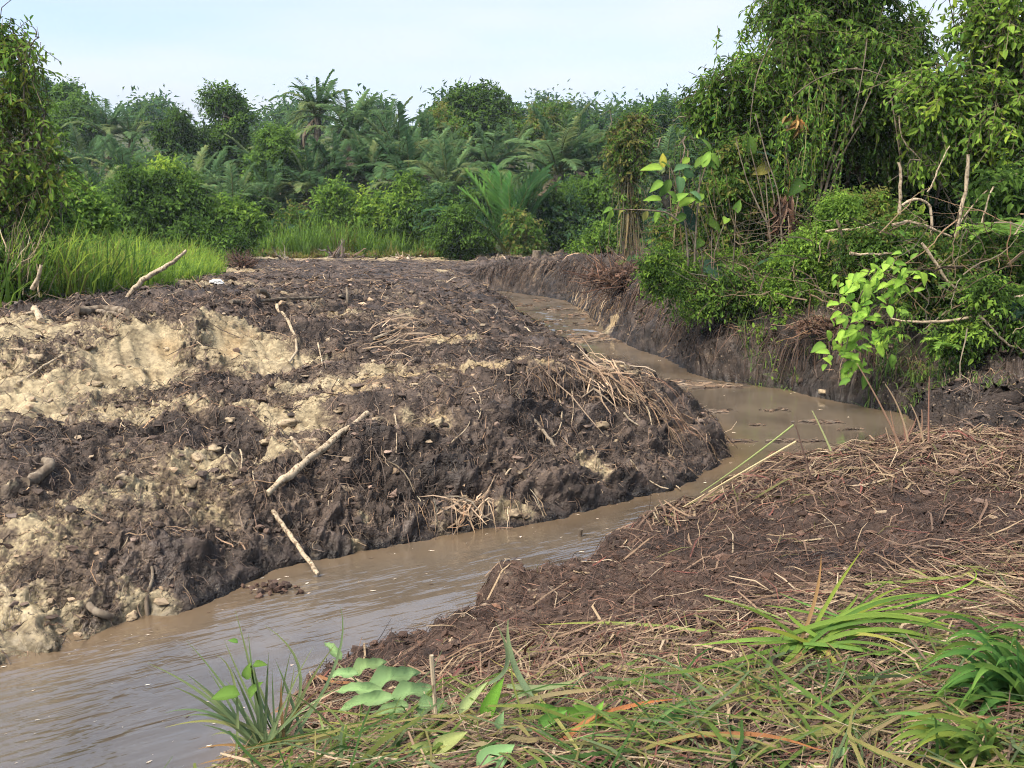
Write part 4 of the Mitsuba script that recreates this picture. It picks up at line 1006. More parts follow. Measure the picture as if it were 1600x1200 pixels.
# ------------------------------------------------------------------ the tree at the left edge
tree('broadleaf_tree', 'tree with drooping yellow-tinged leaves at the left edge of the photo', 'tree',
     [(15, 65, 42), (45, 95, 28), (-20, 120, 60), (20, 170, 45), (55, 185, 26), (30, 235, 55), (75, 255, 28), (20, 300, 60), (70, 300, 26), (10, 370, 50), (-60, 250, 90), (-70, 80, 80), (45, 350, 34), (-40, 400, 70)], 19.5, 2100, .13, [GREEN, BRIGHT, (.26, .31, .06), GREEN, BRIGHT, MID],
     foot=(-10.7, 20.2), seed=51, k=6, slen=.42, radius=.09, gap=.44, gscale=1.7, droop=.5, twigs=True, shell=.3, **NEAR)
tree('dry_shrub', 'dark twiggy shrub with dead sticks at the foot of the left tree', 'shrub', [(10, 420, 40), (40, 440, 26), (-30, 450, 50), (30, 465, 20)], 18.6, 1700, .10, [DARK, MID, OLIVE, (.10, .08, .045)], foot=(-9.9, 19), seed=52, k=6, slen=.3, radius=.03, gap=.4, gscale=2.2, shell=.2, trunk_extra=5, **NEAR)
rng = np.random.default_rng(53)
n = 60
u0, v0 = rng.uniform(-40, 62, n), rng.uniform(420, 495, n)
a, b = at(u0, v0, rng.uniform(18, 19, n)), at(u0 + rng.normal(size=n) * 26, v0 - rng.uniform(20, 120, n), rng.uniform(18, 19, n))
P = np.array([wander(rng, p, q_, 6, .1) for p, q_ in zip(a, b)])
put('twig', tubes(P, np.linspace(.012, .006, 6)[None] * np.exp(.3 * rng.normal(size=(n, 1))), tint(rng, n, (.20, .165, .11), .4, .1)), 'dry_stuff', 'dry_shrub')
labels['dry_shrub__twig'] = {'kind': 'stuff'}

# ------------------------------------------------------------------ litter on the dug ground
def strewn(rng, n, y0, y1, power=1.0):
    """Points on the land, thinning out with distance."""
    y = y0 * (y1 / y0) ** (rng.random(n) ** power)
    x = rng.uniform(-.66, .66, n) * (y + .9)
    return np.column_stack([x, y])


def onto(xy, up=0.0):
    return np.column_stack([xy, surf(xy[:, 0], xy[:, 1]) + up])


def area(xy):
    """near bank, left bank, distance to the water's edge, clay."""
    x, y = xy.T
    return look_up(near_grid, x, y) > .5, look_up(left_grid, x, y) > .5, look_up(sd, x, y), clay(x, y)


ICO_V = np.array(__import__('trimesh').creation.icosahedron().vertices)
ICO_F = np.array(__import__('trimesh').creation.icosahedron().faces)


OCT_V = np.array([(1, 0, 0), (0, 1, 0), (-1, 0, 0), (0, -1, 0), (0, 0, 1.0), (0, 0, -1)])
OCT_F = np.array([(0, 1, 4), (1, 2, 4), (2, 3, 4), (3, 0, 4), (1, 0, 5), (2, 1, 5), (3, 2, 5), (0, 3, 5)])


def clods(rng, pos, size, col, flat=.6, small=False):
    n = len(pos)
    BV, BF = (OCT_V * 1.2, OCT_F) if small else (ICO_V, ICO_F)
    m = len(BV)
    v = BV[None] * (1 + .32 * rng.normal(size=(n, m, 1))) * (1 + .25 * rng.normal(size=(n, 1, 3)))
    a = rng.random(n) * 6.28
    c, s_ = np.cos(a)[:, None], np.sin(a)[:, None]
    v = np.stack([v[..., 0] * c - v[..., 1] * s_, v[..., 0] * s_ + v[..., 1] * c, v[..., 2] * flat], -1)
    v = v * size[:, None, None] + pos[:, None]
    return v.reshape(-1, 3), (BF[None] + (np.arange(n) * m)[:, None, None]).reshape(-1, 3), np.repeat(col, m, 0)


def fibres(rng, pos, L, w, col, lift=.25, k=5, bend=.5, flow=None, flat=False, tipc=None):
    """Roots or straws lying on the ground: crooked, now and then standing off it."""
    n = len(pos)
    a = rng.random(n) * 2 * np.pi if flow is None else flow
    t = np.linspace(-.5, .5, k)
    turn = np.cumsum(rng.normal(size=(n, k)) * bend / k**.5, 1)
    h = a[:, None] + turn
    step = np.stack([np.cos(h), np.sin(h)], -1) * (L[:, None] / (k - 1))[..., None]
    xy = np.cumsum(step, 1)
    xy = xy - xy[:, k // 2][:, None] + pos[:, None, :2]
    z = surf(xy[..., 0].ravel(), xy[..., 1].ravel()).reshape(n, k)
    zz = np.sort(z, 1)[:, -2:].mean(1, keepdims=True) * .45 + z * .55
    tilt = rng.normal(size=(n, 1)) * lift * L[:, None] * t
    arch = np.abs(rng.normal(size=(n, 1))) * lift * .5 * L[:, None] * (.25 - t**2) * 2
    P = np.concatenate([xy, (np.maximum(zz, z) + tilt + arch + w[:, None] * .4)[..., None]], -1)
    prof = np.array([.55, 1, 1, .9, .35]) if k == 5 else np.interp(np.linspace(0, 1, k), [0, .2, .8, 1], [.6, 1, .9, .3])
    if flat:
        return ribbons(P, w[:, None] * prof, col, side=rng.normal(size=(n, 3)) * [.5, .5, .5] + np.column_stack([-np.sin(a), np.cos(a), 0 * a]) * 1.3, tip=tipc)
    return tubes(P, w[:, None] * .5 * prof, col, 3)


PEAT, PEAT2, RUST, STRAW, PALE, CLAY = (.062, .046, .037), (.094, .070, .055), (.080, .050, .036), (.23, .165, .105), (.34, .275, .19), (.24, .185, .125)
rng = np.random.default_rng(81)
xy = strewn(rng, 46000, 3.0, 56)
nr_, lf_, d_, c_ = area(xy)
ok = (d_ > .06) & ~(nr_ & (rng.random(len(xy)) < .55))
xy, nr_, c_, d_ = xy[ok], nr_[ok], c_[ok], d_[ok]
size = (.008 + .040 * rng.random(len(xy)) ** 4) * np.clip(xy[:, 1] / 9, .6, 3) ** .55
clayish = (c_ + .3 * rng.normal(size=len(xy))) > .7
keep_ = rng.random(len(xy)) > .75 * ss(.45, .9, c_)
xy, nr_, c_, d_, size, clayish = (q_[keep_] for q_ in (xy, nr_, c_, d_, size, clayish))
col = np.where(clayish[:, None], tint(rng, len(xy), CLAY, .16, .06), np.where(nr_[:, None], tint(rng, len(xy), RUST, .4, .08) * .8, tint(rng, len(xy), PEAT, .6, .06)))
sprink = rng.random(len(xy)) < np.where(nr_, .01, .035)
col[sprink] = tint(rng, sprink.sum(), CLAY, .25, .08)
P_ = onto(xy, 0) + [0, 0, .25] * size[:, None]
big_ = size > .024
put('mud_clods', join([clods(rng, P_[big_], size[big_], col[big_]), clods(rng, P_[~big_], size[~big_], col[~big_], small=True)]), 'dry_stuff')
tag('mud_clods', 'crumbs and clods of dark peat and pale clay strewn over the dug ground', 'clods', kind='stuff')

# roots and rotted stalks in the peat of the left bank and the far bank
rng = np.random.default_rng(82)
xy = strewn(rng, 27000, 5.5, 56)
nr_, lf_, d_, c_ = area(xy)
ok = (d_ > .03) & ~nr_ & (rng.random(len(xy)) < np.where(c_ > .75, .2, 1)) & (rng.random(len(xy)) < .45 + .9 * ss(.35, .65, f2(xy[:, 0] * .9, xy[:, 1] * .9, 2, 1)))
xy, lf_ = xy[ok], lf_[ok]
n = len(xy)
far = np.clip(xy[:, 1] / 10, .7, 3)
L = (.10 + .38 * rng.random(n) ** 2.2) * far**.6
w = (.005 + .012 * rng.random(n) ** 3) * far**.75
pick = rng.random(n)
col = np.where((pick < .68)[:, None], tint(rng, n, PEAT, .4, .08), np.where((pick < .88)[:, None], tint(rng, n, (.17, .118, .08), .35, .08), np.where((pick < .975)[:, None], tint(rng, n, STRAW, .3, .08), tint(rng, n, PALE, .25, .06))))
pos_ = np.column_stack([xy, 0 * xy[:, 0]])
th = w > .0085 * far**.75
put('root_litter', join([fibres(rng, pos_[th], L[th], w[th], col[th], lift=.28, bend=.9), fibres(rng, pos_[~th], L[~th], w[~th] * 1.25, col[~th], lift=.28, bend=.9, k=4, flat=True)]), 'dry_stuff')
tag('root_litter', 'torn roots and rotted stalks lying all over the dug peat', 'roots', kind='stuff')

# straight splinters and dead stalks standing out of the left bank
rng = np.random.default_rng(83)
xy = strewn(rng, 2600, 6.3, 48)
nr_, lf_, d_, c_ = area(xy)
ok = (d_ > .02) & ~nr_
xy = xy[ok]
n = len(xy)
a = rng.random(n) * 6.28
L = (.10 + .28 * rng.random(n) ** 2) * np.clip(xy[:, 1] / 10, .7, 2.6) ** .7
p0 = onto(xy, -.02)
up = .1 + .8 * rng.random(n) ** 1.6
p1 = p0 + np.column_stack([np.cos(a), np.sin(a), up]) * (L / np.sqrt(1 + up**2))[:, None]
pm = (p0 + p1) / 2 + rng.normal(size=(n, 3)) * .06 * L[:, None]
wd = (.0028 + .0035 * rng.random(n)) * np.clip(xy[:, 1] / 10, .8, 3) ** .8
put('stalk_litter', tubes(np.stack([p0, pm, p1], 1), wd[:, None] * np.array([1, .85, .5]), np.where((rng.random(n) < .5)[:, None], tint(rng, n, STRAW, .35, .1), tint(rng, n, PEAT2, .4, .1))), 'dry_stuff')
tag('stalk_litter', 'dead stalks poking out of the dug peat', 'stalks', kind='stuff')

# roots hanging down the cut face of the right bank and round the nose of the spoil heap
rng = np.random.default_rng(84)
P, W, C = [], [], []


def hanging(uvs, n, L, w, cols, spread, out, y=None):
    for _ in range(n):
        i = rng.integers(len(uvs) - 1)
        f = rng.random()
        u, v = [uvs[i][k] * (1 - f) + uvs[i + 1][k] * f for k in (0, 1)]
        u, v = u + rng.normal() * spread, v + rng.normal() * spread * .5
        p = hit(u, v) if y is None else at(u, v, y)
        ll = L * (.4 + .9 * rng.random())
        k = 5
        t = np.linspace(0, 1, k)[:, None]
        tow = np.array(out, float) + rng.normal(size=3) * [.35, .35, .1]
        q_ = p + tow * ll * .55 * t**.8 + np.array([0, 0, .06]) - np.array([0, 0, 1]) * ll * t**1.6 * .8 + np.cumsum(rng.normal(size=(k, 3)), 0) * .02 * ll
        q_[:, 2] = np.maximum(q_[:, 2], surf(q_[:, 0], q_[:, 1]) + w * (.5 + rng.random()))
        P.append(q_)
        W.append(w * (.5 + rng.random()) * np.array([.8, 1, .9, .7, .3]))
        C.append(tint(rng, 1, cols[rng.integers(len(cols))], .35, .08)[0])


hanging([(930, 425), (990, 420), (1050, 440)], 300, .95, .017, [(.05, .034, .026), PEAT, (.075, .045, .03), PEAT], 16, (-.5, -.6, .1))
hanging([(930, 430), (960, 455), (1010, 480), (1080, 505), (1180, 520), (1260, 540)], 620, .8, .014, [PEAT, (.04, .028, .022), (.05, .034, .026), (.08, .05, .036)], 18, (-.45, -.5, .05))
hanging([(750, 425), (800, 420), (870, 415), (930, 415)], 560, 1.2, .026, [(.04, .029, .023), (.03, .021, .017), PEAT, (.085, .062, .046)], 9, (-.6, -.5, .05))
hanging([(900, 460), (960, 475)], 90, 1.0, .016, [STRAW, (.22, .16, .09), PALE], 12, (-.5, -.5, .05))
hanging([(1270, 545), (1350, 560), (1440, 575), (1560, 590)], 200, .55, .012, [PEAT, PEAT2, RUST, STRAW], 14, (-.2, -.7, .05))
hanging([(940, 580), (985, 605), (1030, 640), (1075, 680)], 170, .55, .010, [PEAT2, RUST, STRAW, (.24, .16, .11)], 14, (.75, -.45, .05))
hanging([(800, 590), (860, 585), (930, 590)], 110, .6, .010, [PEAT, PEAT2, STRAW, PEAT], 14, (.1, -.8, .05))
hanging([(640, 800), (720, 790), (780, 790), (840, 780)], 60, .42, .008, [STRAW, PALE, STRAW, PEAT2], 14, (.2, -.7, .05))
put('hanging_roots', tubes(np.array(P), np.array(W) * .5, np.array(C), 3), 'dry_stuff')
tag('hanging_roots', 'root fibres hanging down the cut banks', 'roots', kind='stuff')

# straw and cut stalks on the near bank
rng = np.random.default_rng(85)


def straw_cover(xy):
    """How much cut straw lies at a place of the near bank: thick near the viewer and along the far crest, thin on the bare peat between."""
    x, y = xy.T
    near = ss(5.4, 4.3, y + .35 * (f2(x * 1.2, y * 1.2, 2, 3) - .5) * 3 - .20 * x)
    crest_ = ss(6.8, 7.6, y - .12 * x) * ss(.4, 1.6, x)
    right = ss(3.0, 4.2, x) * .45
    clump = .45 + 1.1 * f2(x * 1.1 + 2, y * 1.1, 3, 1)
    return np.clip(np.maximum(np.maximum(near, crest_ * .9), right) * clump, .05, 1)


xy = strewn(rng, 88000, 2.15, 10.5, .9)
nr_, lf_, d_, c_ = area(xy)
ok = nr_ & (d_ > -.02) & (rng.random(len(xy)) < straw_cover(xy))
xy = xy[ok]
n = len(xy)
far = np.clip(xy[:, 1] / 5, .7, 2)
L = (.10 + .42 * rng.random(n) ** 1.8) * far**.4
w = (.0038 + .0110 * rng.random(n) ** 2.5) * far**.6
pal = np.array([(.085, .054, .040), (.145, .095, .066), (.225, .155, .10), (.31, .235, .145), (.38, .305, .205), (.18, .068, .052), (.12, .12, .04)])
pick = rng.choice(7, n, p=[.24, .25, .22, .12, .07, .05, .05])
col = tint(rng, n, (1, 1, 1), .28, .08) * pal[pick]
flow = np.where(rng.random(n) < .6, .45 + 1.2 * (f2(xy[:, 0] * .6, xy[:, 1] * .6, 2, 6) - .5) * 3 + .45 * rng.normal(size=n), rng.random(n) * 6.28)
put('straw_litter', fibres(rng, np.column_stack([xy, 0 * xy[:, 0]]), L, w, col, lift=.22, bend=.45, flow=flow, flat=True, k=4), 'dry_stuff')
tag('straw_litter', 'cut brown straw and dry stalks covering the near bank', 'straw', kind='stuff')

# fine red-brown fibres of the bare peat
xy = strewn(rng, 52000, 3.6, 11, 1.0)
nr_, lf_, d_, c_ = area(xy)
ok = nr_ & (d_ > -.01)
xy = xy[ok]
n = len(xy)
far = np.clip(xy[:, 1] / 5, .7, 2)
L = (.06 + .20 * rng.random(n) ** 2) * far**.4
w = (.0022 + .0035 * rng.random(n) ** 2) * far**.7
put('peat_fibres', fibres(rng, np.column_stack([xy, 0 * xy[:, 0]]), L, w, tint(rng, n, (.062, .038, .028), .55, .1), lift=.35, bend=1.3, k=4, flat=True), 'dry_stuff')
tag('peat_fibres', 'fine red-brown fibres matted over the bare peat of the near bank', 'fibres', kind='stuff')

# the same fibres, browner, in the freshly dug face of the left bank
xy = strewn(rng, 75000, 6.2, 17, 1.0)
nr_, lf_, d_, c_ = area(xy)
ok = lf_ & ~nr_ & (d_ > -.01) & (rng.random(len(xy)) > c_ * .9)
xy = xy[ok]
n = len(xy)
far = np.clip(xy[:, 1] / 8, .8, 2)
L = (.05 + .17 * rng.random(n) ** 2) * far**.5
w = (.0028 + .0045 * rng.random(n) ** 2) * far**.7
pick = rng.random(n)
col = np.where((pick < .72)[:, None], tint(rng, n, (.056, .042, .034), .65, .1), np.where((pick < .94)[:, None], tint(rng, n, (.135, .10, .075), .35, .08), tint(rng, n, (.25, .19, .125), .3, .08)))
put('peat_fibres', fibres(rng, np.column_stack([xy, 0 * xy[:, 0]]), L, w, col, lift=.4, bend=1.2, k=4, flat=True), 'dry_stuff')
tag('peat_fibres_001', 'fine brown fibres sticking out of the freshly dug left bank', 'fibres', kind='stuff')

# flakes of scum and bits of stalk floating on the water
rng = np.random.default_rng(86)
xy = strewn(rng, 10000, 4.6, 46)
x, y = xy.T
d_ = look_up(sd, x, y)
ok = (d_ < -.03) & (rng.random(len(xy)) < np.where(d_ > -.3, 1.0, .22) * np.where((y > 12.8) & (y < 21), .25, 1.0))
xy = xy[ok]
n = len(xy)
L = (.012 + .05 * rng.random(n) ** 3) * np.clip(xy[:, 1] / 8, .7, 3) ** .8
al = math.atan2(.55, .83) + .35 * rng.normal(size=n)
pos = np.column_stack([xy, np.full(n, WATER + .004)])
fl = leaves(pos, np.column_stack([np.cos(al), np.sin(al), 0 * al]), np.tile([0, 0, 1.0], (n, 1)), L, L * .35, np.where((rng.random(n) < .65)[:, None], tint(rng, n, (.40, .35, .28), .3, .06), tint(rng, n, (.10, .072, .05), .4, .08)), [[(0, 0, 0), (.45, -.5, .004), (1, 0, 0), (.45, .5, .004)], [(0, 1, 2), (0, 2, 3)]])
put('floating_scum', fl, 'dry_stuff')
tag('floating_scum', 'flecks of scum and bits of stalk floating on the muddy water', 'scum', kind='stuff')
# low bars of mud and drifted stalks in the shallow far channel and the pond
bars = [(845, 470, 24, 3, 0), (868, 483, 26, 3.5, 0), (905, 493, 28, 3, 0), (860, 502, 26, 3, 0), (915, 507, 30, 3.4, 0), (880, 518, 18, 3, 0), (930, 527, 40, 4.5, 1), (985, 532, 34, 4, 1), (905, 533, 24, 3, 1), (1050, 600, 55, 4.5, 1), (1110, 604, 40, 3, 1), (1120, 643, 22, 2.6, 0), (1205, 642, 10, 2, 0), (1225, 641, 9, 2, 0), (1285, 660, 26, 2.2, 0), (1180, 665, 10, 1.4, 0), (1140, 690, 26, 2, 0), (1240, 690, 30, 2, 0), (1330, 672, 12, 1.5, 0), (820, 478, 20, 3, 0), (790, 466, 14, 2, 0), (1010, 575, 10, 2, 0)]
for i, (u, v, ru, rv, kd) in enumerate(bars):
    c = ground_at(u, v, WATER)
    ru, rv = (ru * .62, rv * .7) if v < 560 and not kd else (ru, rv)
    rx, ry = ru * c[1] / F, rv * c[1] ** 2 / (2.8 * F) * .9
    m = int(np.clip(ru * 3.2, 24, 150))
    p = c + np.column_stack([rng.normal(size=m) * rx * .55, rng.normal(size=m) * ry * .55, np.zeros(m)])
    sz = rx * .13 * (.5 + rng.random(m)) + .006
    mud = clods(rng, p - [0, 0, .004], sz, tint(rng, m, (.05, .037, .029), .3, .06), .28)
    p2 = p[: m // 2]
    ll = rx * (.25 + .5 * rng.random(len(p2)))
    aa = rng.normal(size=len(p2)) * .5
    dd = np.column_stack([np.cos(aa), np.sin(aa) * .6, rng.normal(size=len(p2)) * .12])
    st = tubes(np.stack([p2 - dd * ll[:, None] / 2 + [0, 0, .012], p2 + [0, 0, .022], p2 + dd * ll[:, None] / 2 + [0, 0, .014]], 1), np.full((len(p2), 3), .0009 * c[1] ** .9), tint(rng, len(p2), (.16, .12, .085) if kd else (.10, .075, .055), .35, .1))
    key = thing('mud_bar', ['dark bar of mud lying in the shallow water of the stream', 'brown raft of drifted stalks and mud across the stream'][kd], 'mud bar', ['dark mud bars in the stream and pond', 'drifted stalk rafts across the stream'][kd])
    put('mud', mud, 'dry_stuff', key)
    labels[key + '__mud'] = {'kind': 'stuff'}
    put('drift', st, 'dry_stuff', key)
    labels[key + '__drift'] = {'kind': 'stuff'}

# ------------------------------------------------------------------ sticks, stumps and lumps on the left bank
def lying(name, label, cat, uvs, r0, r1, bsdf='pale_bark', k=12, up=.5, rough=.35, seed=0, group=None, straight=False, **kw):
    """A stick lying on the ground where the photograph shows it, lifted until it rests on the bumps."""
    pts = np.array([hit(u, v) for u, v in uvs])
    P = curve(pts, k) if not straight else pts[0] + (pts[-1] - pts[0]) * np.linspace(0, 1, k)[:, None] + np.array([0, 0, 1]) * r0
    g = np.maximum(surf(P[:, 0], P[:, 1]), WATER - .05)
    need = g + r0 * .7 - P[:, 2]
    P[:, 2] += np.clip(need, 0, None) * (1 - up) * (not straight) + max(0, np.quantile(need, .93 if straight else .8)) * up
    return pole(name, label, cat, P, r0, r1, bsdf, group, rough, seed, **kw)


k = lying('fallen_pole', 'long pale pole lying slantwise across the dark face of the left bank', 'pole', [(419, 780), (470, 738), (520, 697), (574, 655)], .035, .027, k=16, up=1, seed=21, straight=True, rough=.3)
scene_P = hit(470, 738)
pole('broken_branch', 'short branch stub crossing the long pale pole', 'branch', curve([hit(478, 735) + [0, 0, .08], hit(466, 722) + [0, 0, .16], hit(455, 706) + [0, 0, .14]], 7), .02, .016, rough=.4, seed=22)
lying('fallen_pole', 'pale peeled stick slanting from the bank down into the water', 'pole', [(425, 802), (440, 822), (470, 862), (499, 903)], .022, .018, k=14, up=.8, seed=23, straight=True, rough=.35)
p = hit(200, 466)
pole('leaning_branch', 'long bare branch leaning up out of the tall grass at left', 'branch', curve([p, at(214, 447, p[1]), at(242, 426, p[1] + .1), at(270, 410, p[1] + .2), at(291, 392, p[1] + .3)], 14), .05, .03, rough=.25, seed=24)
lying('white_stub', 'short white stick stub standing at the foot of the left tree', 'stick', [(55, 487), (60, 498), (66, 509)], .05, .045, k=6, seed=25)
p = hit(66, 510)
pole('white_stub', 'pale bent twig standing in front of the left tree', 'stick', curve([at(50, 452, p[1]), at(60, 432, p[1]), at(64, 414, p[1])], 7), .035, .02, seed=26)
lying('bent_stick', 'pale stick bent like a knee on the ridge of the left bank', 'stick', [(432, 482), (448, 505), (464, 545), (452, 574)], .028, .018, seed=27)
lying('bent_stick', 'thin pale stick lying on the clay near the left edge', 'stick', [(30, 611), (60, 590), (101, 565)], .018, .012, up=1, seed=28)
lying('bent_root', 'thick brown bent root at the left edge above the water', 'root', [(40, 766), (62, 755), (77, 742), (72, 730)], .05, .042, 'bark', k=9, up=1, seed=29)
pole('black_root', 'thin black root curling up from the clay at the waterline', 'root', curve([hit(231, 962), at(229, 935, hit(231, 962)[1] + .05), at(238, 905, hit(231, 962)[1] + .2), at(236, 882, hit(231, 962)[1] + .3)], 10), .017, .010, 'bark', seed=30)
lying('black_root', 'stubby black root end lying on the clay at lower left', 'root', [(140, 957), (158, 970), (175, 975)], .03, .026, 'bark', k=7, up=1, seed=31)
lying('grey_stick', 'grey stick lying down the face of the spoil heap near its foot', 'stick', [(812, 752), (828, 772), (846, 796)], .026, .018, 'bark', up=1, seed=32)
lying('grey_stick', 'dark crooked stick on the upper face of the spoil heap', 'stick', [(828, 650), (845, 672), (868, 702)], .020, .014, 'bark', up=1, seed=33)
lying('grey_stick', 'long level stick half buried across the left field', 'stick', [(362, 480), (420, 476), (500, 470)], .035, .025, 'bark', up=.9, seed=34)
lying('grey_stick', 'dark branch slanting on the left field toward the bent stick', 'stick', [(402, 463), (420, 472), (446, 486)], .05, .03, 'bark', up=.9, seed=35)
lying('grey_stick', 'dark log end lying at the edge of the tall grass', 'log', [(120, 492), (160, 490), (200, 497)], .07, .05, 'bark', up=.8, seed=36)
lying('grey_stick', 'brown stick beside the dark log end', 'stick', [(156, 486), (178, 492), (205, 503)], .04, .03, 'bark', up=.9, seed=37)
lying('grey_stick', 'pale forked stick flat on the heap above the long pole', 'stick', [(585, 532), (610, 522), (640, 508)], .022, .014, up=.9, seed=38)
p = hit(542, 474)
pole('dark_twig', 'black twig standing upright in the middle of the left field', 'twig', curve([p, at(543, 462, p[1]), at(541, 449, p[1] + .1)], 6), .035, .02, 'bark', seed=39)
for i, (uvs, r) in enumerate([([(872, 626), (878, 648), (864, 688)], .010), ([(892, 612), (896, 640), (893, 668)], .009), ([(617, 652), (620, 680), (619, 712)], .008), ([(975, 655), (1000, 675), (1028, 694)], .012), ([(1010, 640), (1018, 668), (1008, 684)], .010), ([(925, 705), (934, 725), (932, 742)], .007), ([(985, 730), (1010, 760), (1044, 772)], .010), ([(1036, 748), (1052, 760), (1062, 768)], .010), ([(700, 700), (712, 690), (735, 660)], .007), ([(375, 705), (378, 725), (376, 742)], .009), ([(355, 700), (362, 720), (372, 735)], .007), ([(790, 745), (800, 735), (806, 727)], .010), ([(402, 720), (396, 745), (400, 770)], .008), ([(280, 505), (300, 530), (320, 548)], .012), ([(497, 540), (502, 562), (498, 590)], .012), ([(740, 610), (752, 640), (748, 660)], .008)]):
    lying('pale_root', 'pale curling root strand lying on the face of the left bank', 'root', uvs, r, r * .6, k=8, up=.7, seed=60 + i, group='pale root strands on the left bank')

st = thing('tree_stump', 'small sawn stump standing at the far edge of the clearing', 'stump')
p = at(838, 405.5, 47)
sv, sf, sc = tubes((p + np.array([[0, 0, -.3], [0, 0, .0], [.02, 0, .2], [.03, 0, .42]]))[None], np.array([[.30, .24, .20, .20]]), np.array([[.3, .2, .1]]), 12)
scene[st + '__bark'] = mikit.ply((sv, sf), 'bark', smooth=50)
cv = p + np.array([.03, 0, .424]) + np.vstack([[0, 0, .004], np.column_stack([np.cos(np.arange(12) * .5236) * .19, np.sin(np.arange(12) * .5236) * .19, np.zeros(12)])])
scene[st + '__cut_face'] = mikit.ply((cv, np.column_stack([np.zeros(12, int), 1 + np.arange(12), 1 + (np.arange(12) + 1) % 12])), 'pale_bark')

rng = np.random.default_rng(91)


def tangle(name, label, cat, u, v, y, n, L, w, cols, up=.6, width=1.0, part='root', bsdf='dry_stuff'):
    c = at(u, v, y)
    c[2] = float(surf(c[0], c[1]))
    d = unit(rng.normal(size=(n, 3)) * [1, .7, .5] + [0, 0, up])
    ll = L * (.4 + .8 * rng.random(n))
    a = c + rng.normal(size=(n, 3)) * [L * .3 * width, L * .2, L * .05]
    P = np.array([wander(rng, p_, p_ + dd * l_, 5, .12) for p_, dd, l_ in zip(a, d, ll)])
    W = w * (.5 + rng.random((n, 1))) * np.array([[1, .9, .75, .55, .25]])
    col = np.array([tint(rng, 1, cols[i], .3, .08)[0] for i in rng.integers(len(cols), size=n)])
    t = thing(name, label, cat)
    core = max(3, n // 2)
    put('core', clods(rng, c + rng.normal(size=(core * 3, 3)) * [L * .3 * width, L * .2, L * .1] + [0, 0, L * .12], L * .055 * (.5 + rng.random(core * 3)), tint(rng, core * 3, cols[0], .3, .06), .8), bsdf, t)
    put(part, tubes(P, W, col, 4), bsdf, t)
    labels[f'{t}__{part}'] = {'kind': 'stuff'}
    labels[f'{t}__core'] = {'kind': 'stuff'}
    return t


tangle('driftwood', 'grey gnarled root clump of driftwood lying on the far grass edge', 'driftwood', 527, 398, 56, 26, 1.1, .07, [(.13, .10, .085), (.20, .165, .14), (.08, .06, .05)], .5)
tangle('driftwood', 'long low grey root piece right of the gnarled root clump', 'driftwood', 560, 402, 56, 14, 1.3, .06, [(.12, .09, .07), (.17, .13, .10)], .1, 1.6)
tangle('driftwood', 'pale branching snag like an antler on the far left edge of the clearing', 'driftwood', 448, 405, 52, 8, 1.1, .045, [(.27, .22, .165), (.22, .18, .13)], .9, .3)
tangle('driftwood', 'pale heap of splintered wood at the middle of the far edge', 'driftwood', 632, 403, 55, 22, .8, .045, [(.30, .25, .19), (.22, .17, .12)], .15, 1.5)
tangle('driftwood', 'splintered grey wood heap just left of the sawn stump', 'driftwood', 785, 406, 50, 14, .7, .04, [(.24, .19, .14), (.16, .12, .09)], .2, 1.4)
tangle('root_ball', 'upturned dark-brown root ball bristling at the far left of the field', 'root ball', 375, 432, 40, 240, .75, .018, [(.075, .045, .035), (.11, .065, .05), (.06, .04, .03)], .9, .9)
tangle('root_ball', 'matted dark root mass overhanging the bend of the stream', 'root ball', 985, 428, 28.5, 420, 1.15, .016, [(.085, .05, .036), (.055, .036, .028), (.12, .075, .05)], .25, 1.3)
tangle('root_ball', 'reddish root mass bulging from the right bank under the folded leaves', 'root ball', 1165, 478, 19.2, 260, .7, .012, [(.11, .065, .045), (.07, .045, .034), (.15, .10, .065)], .1, 1.5)
tangle('root_ball', 'brown root mass under the light-green sapling', 'root ball', 1300, 520, 17.2, 240, .6, .011, [(.10, .06, .042), (.07, .045, .034), (.17, .115, .075)], .1, 1.6)
for i, (uvs, r, lab) in enumerate([([(1005, 448), (1025, 440), (1054, 428)], .12, 'dark log end poking out of the root mass at the stream bend'), ([(1000, 466), (1022, 457), (1048, 452)], .06, 'brown split branch below the dark log end')]):
    pole('log', lab, 'log', line_at(uvs, 26.5 - i * .6), r, r * .8, 'bark', rough=.2, seed=110 + i, sides=10)

# single lumps of clay
IS = __import__('trimesh').creation.icosphere(subdivisions=2)


def clay_color(p, n, uv):
    a = fbm(p.x * 9, p.y * 9, p.z * 9, 3)
    b = fbm(p.x * 40, p.y * 40, p.z * 40, 2)
    c = mix((0.13, 0.10, 0.065), (0.29, 0.235, 0.155), smoothstep(.3, .6, a))
    return mix(c, (0.08, 0.055, 0.04), smoothstep(.62, .75, b) * .8)


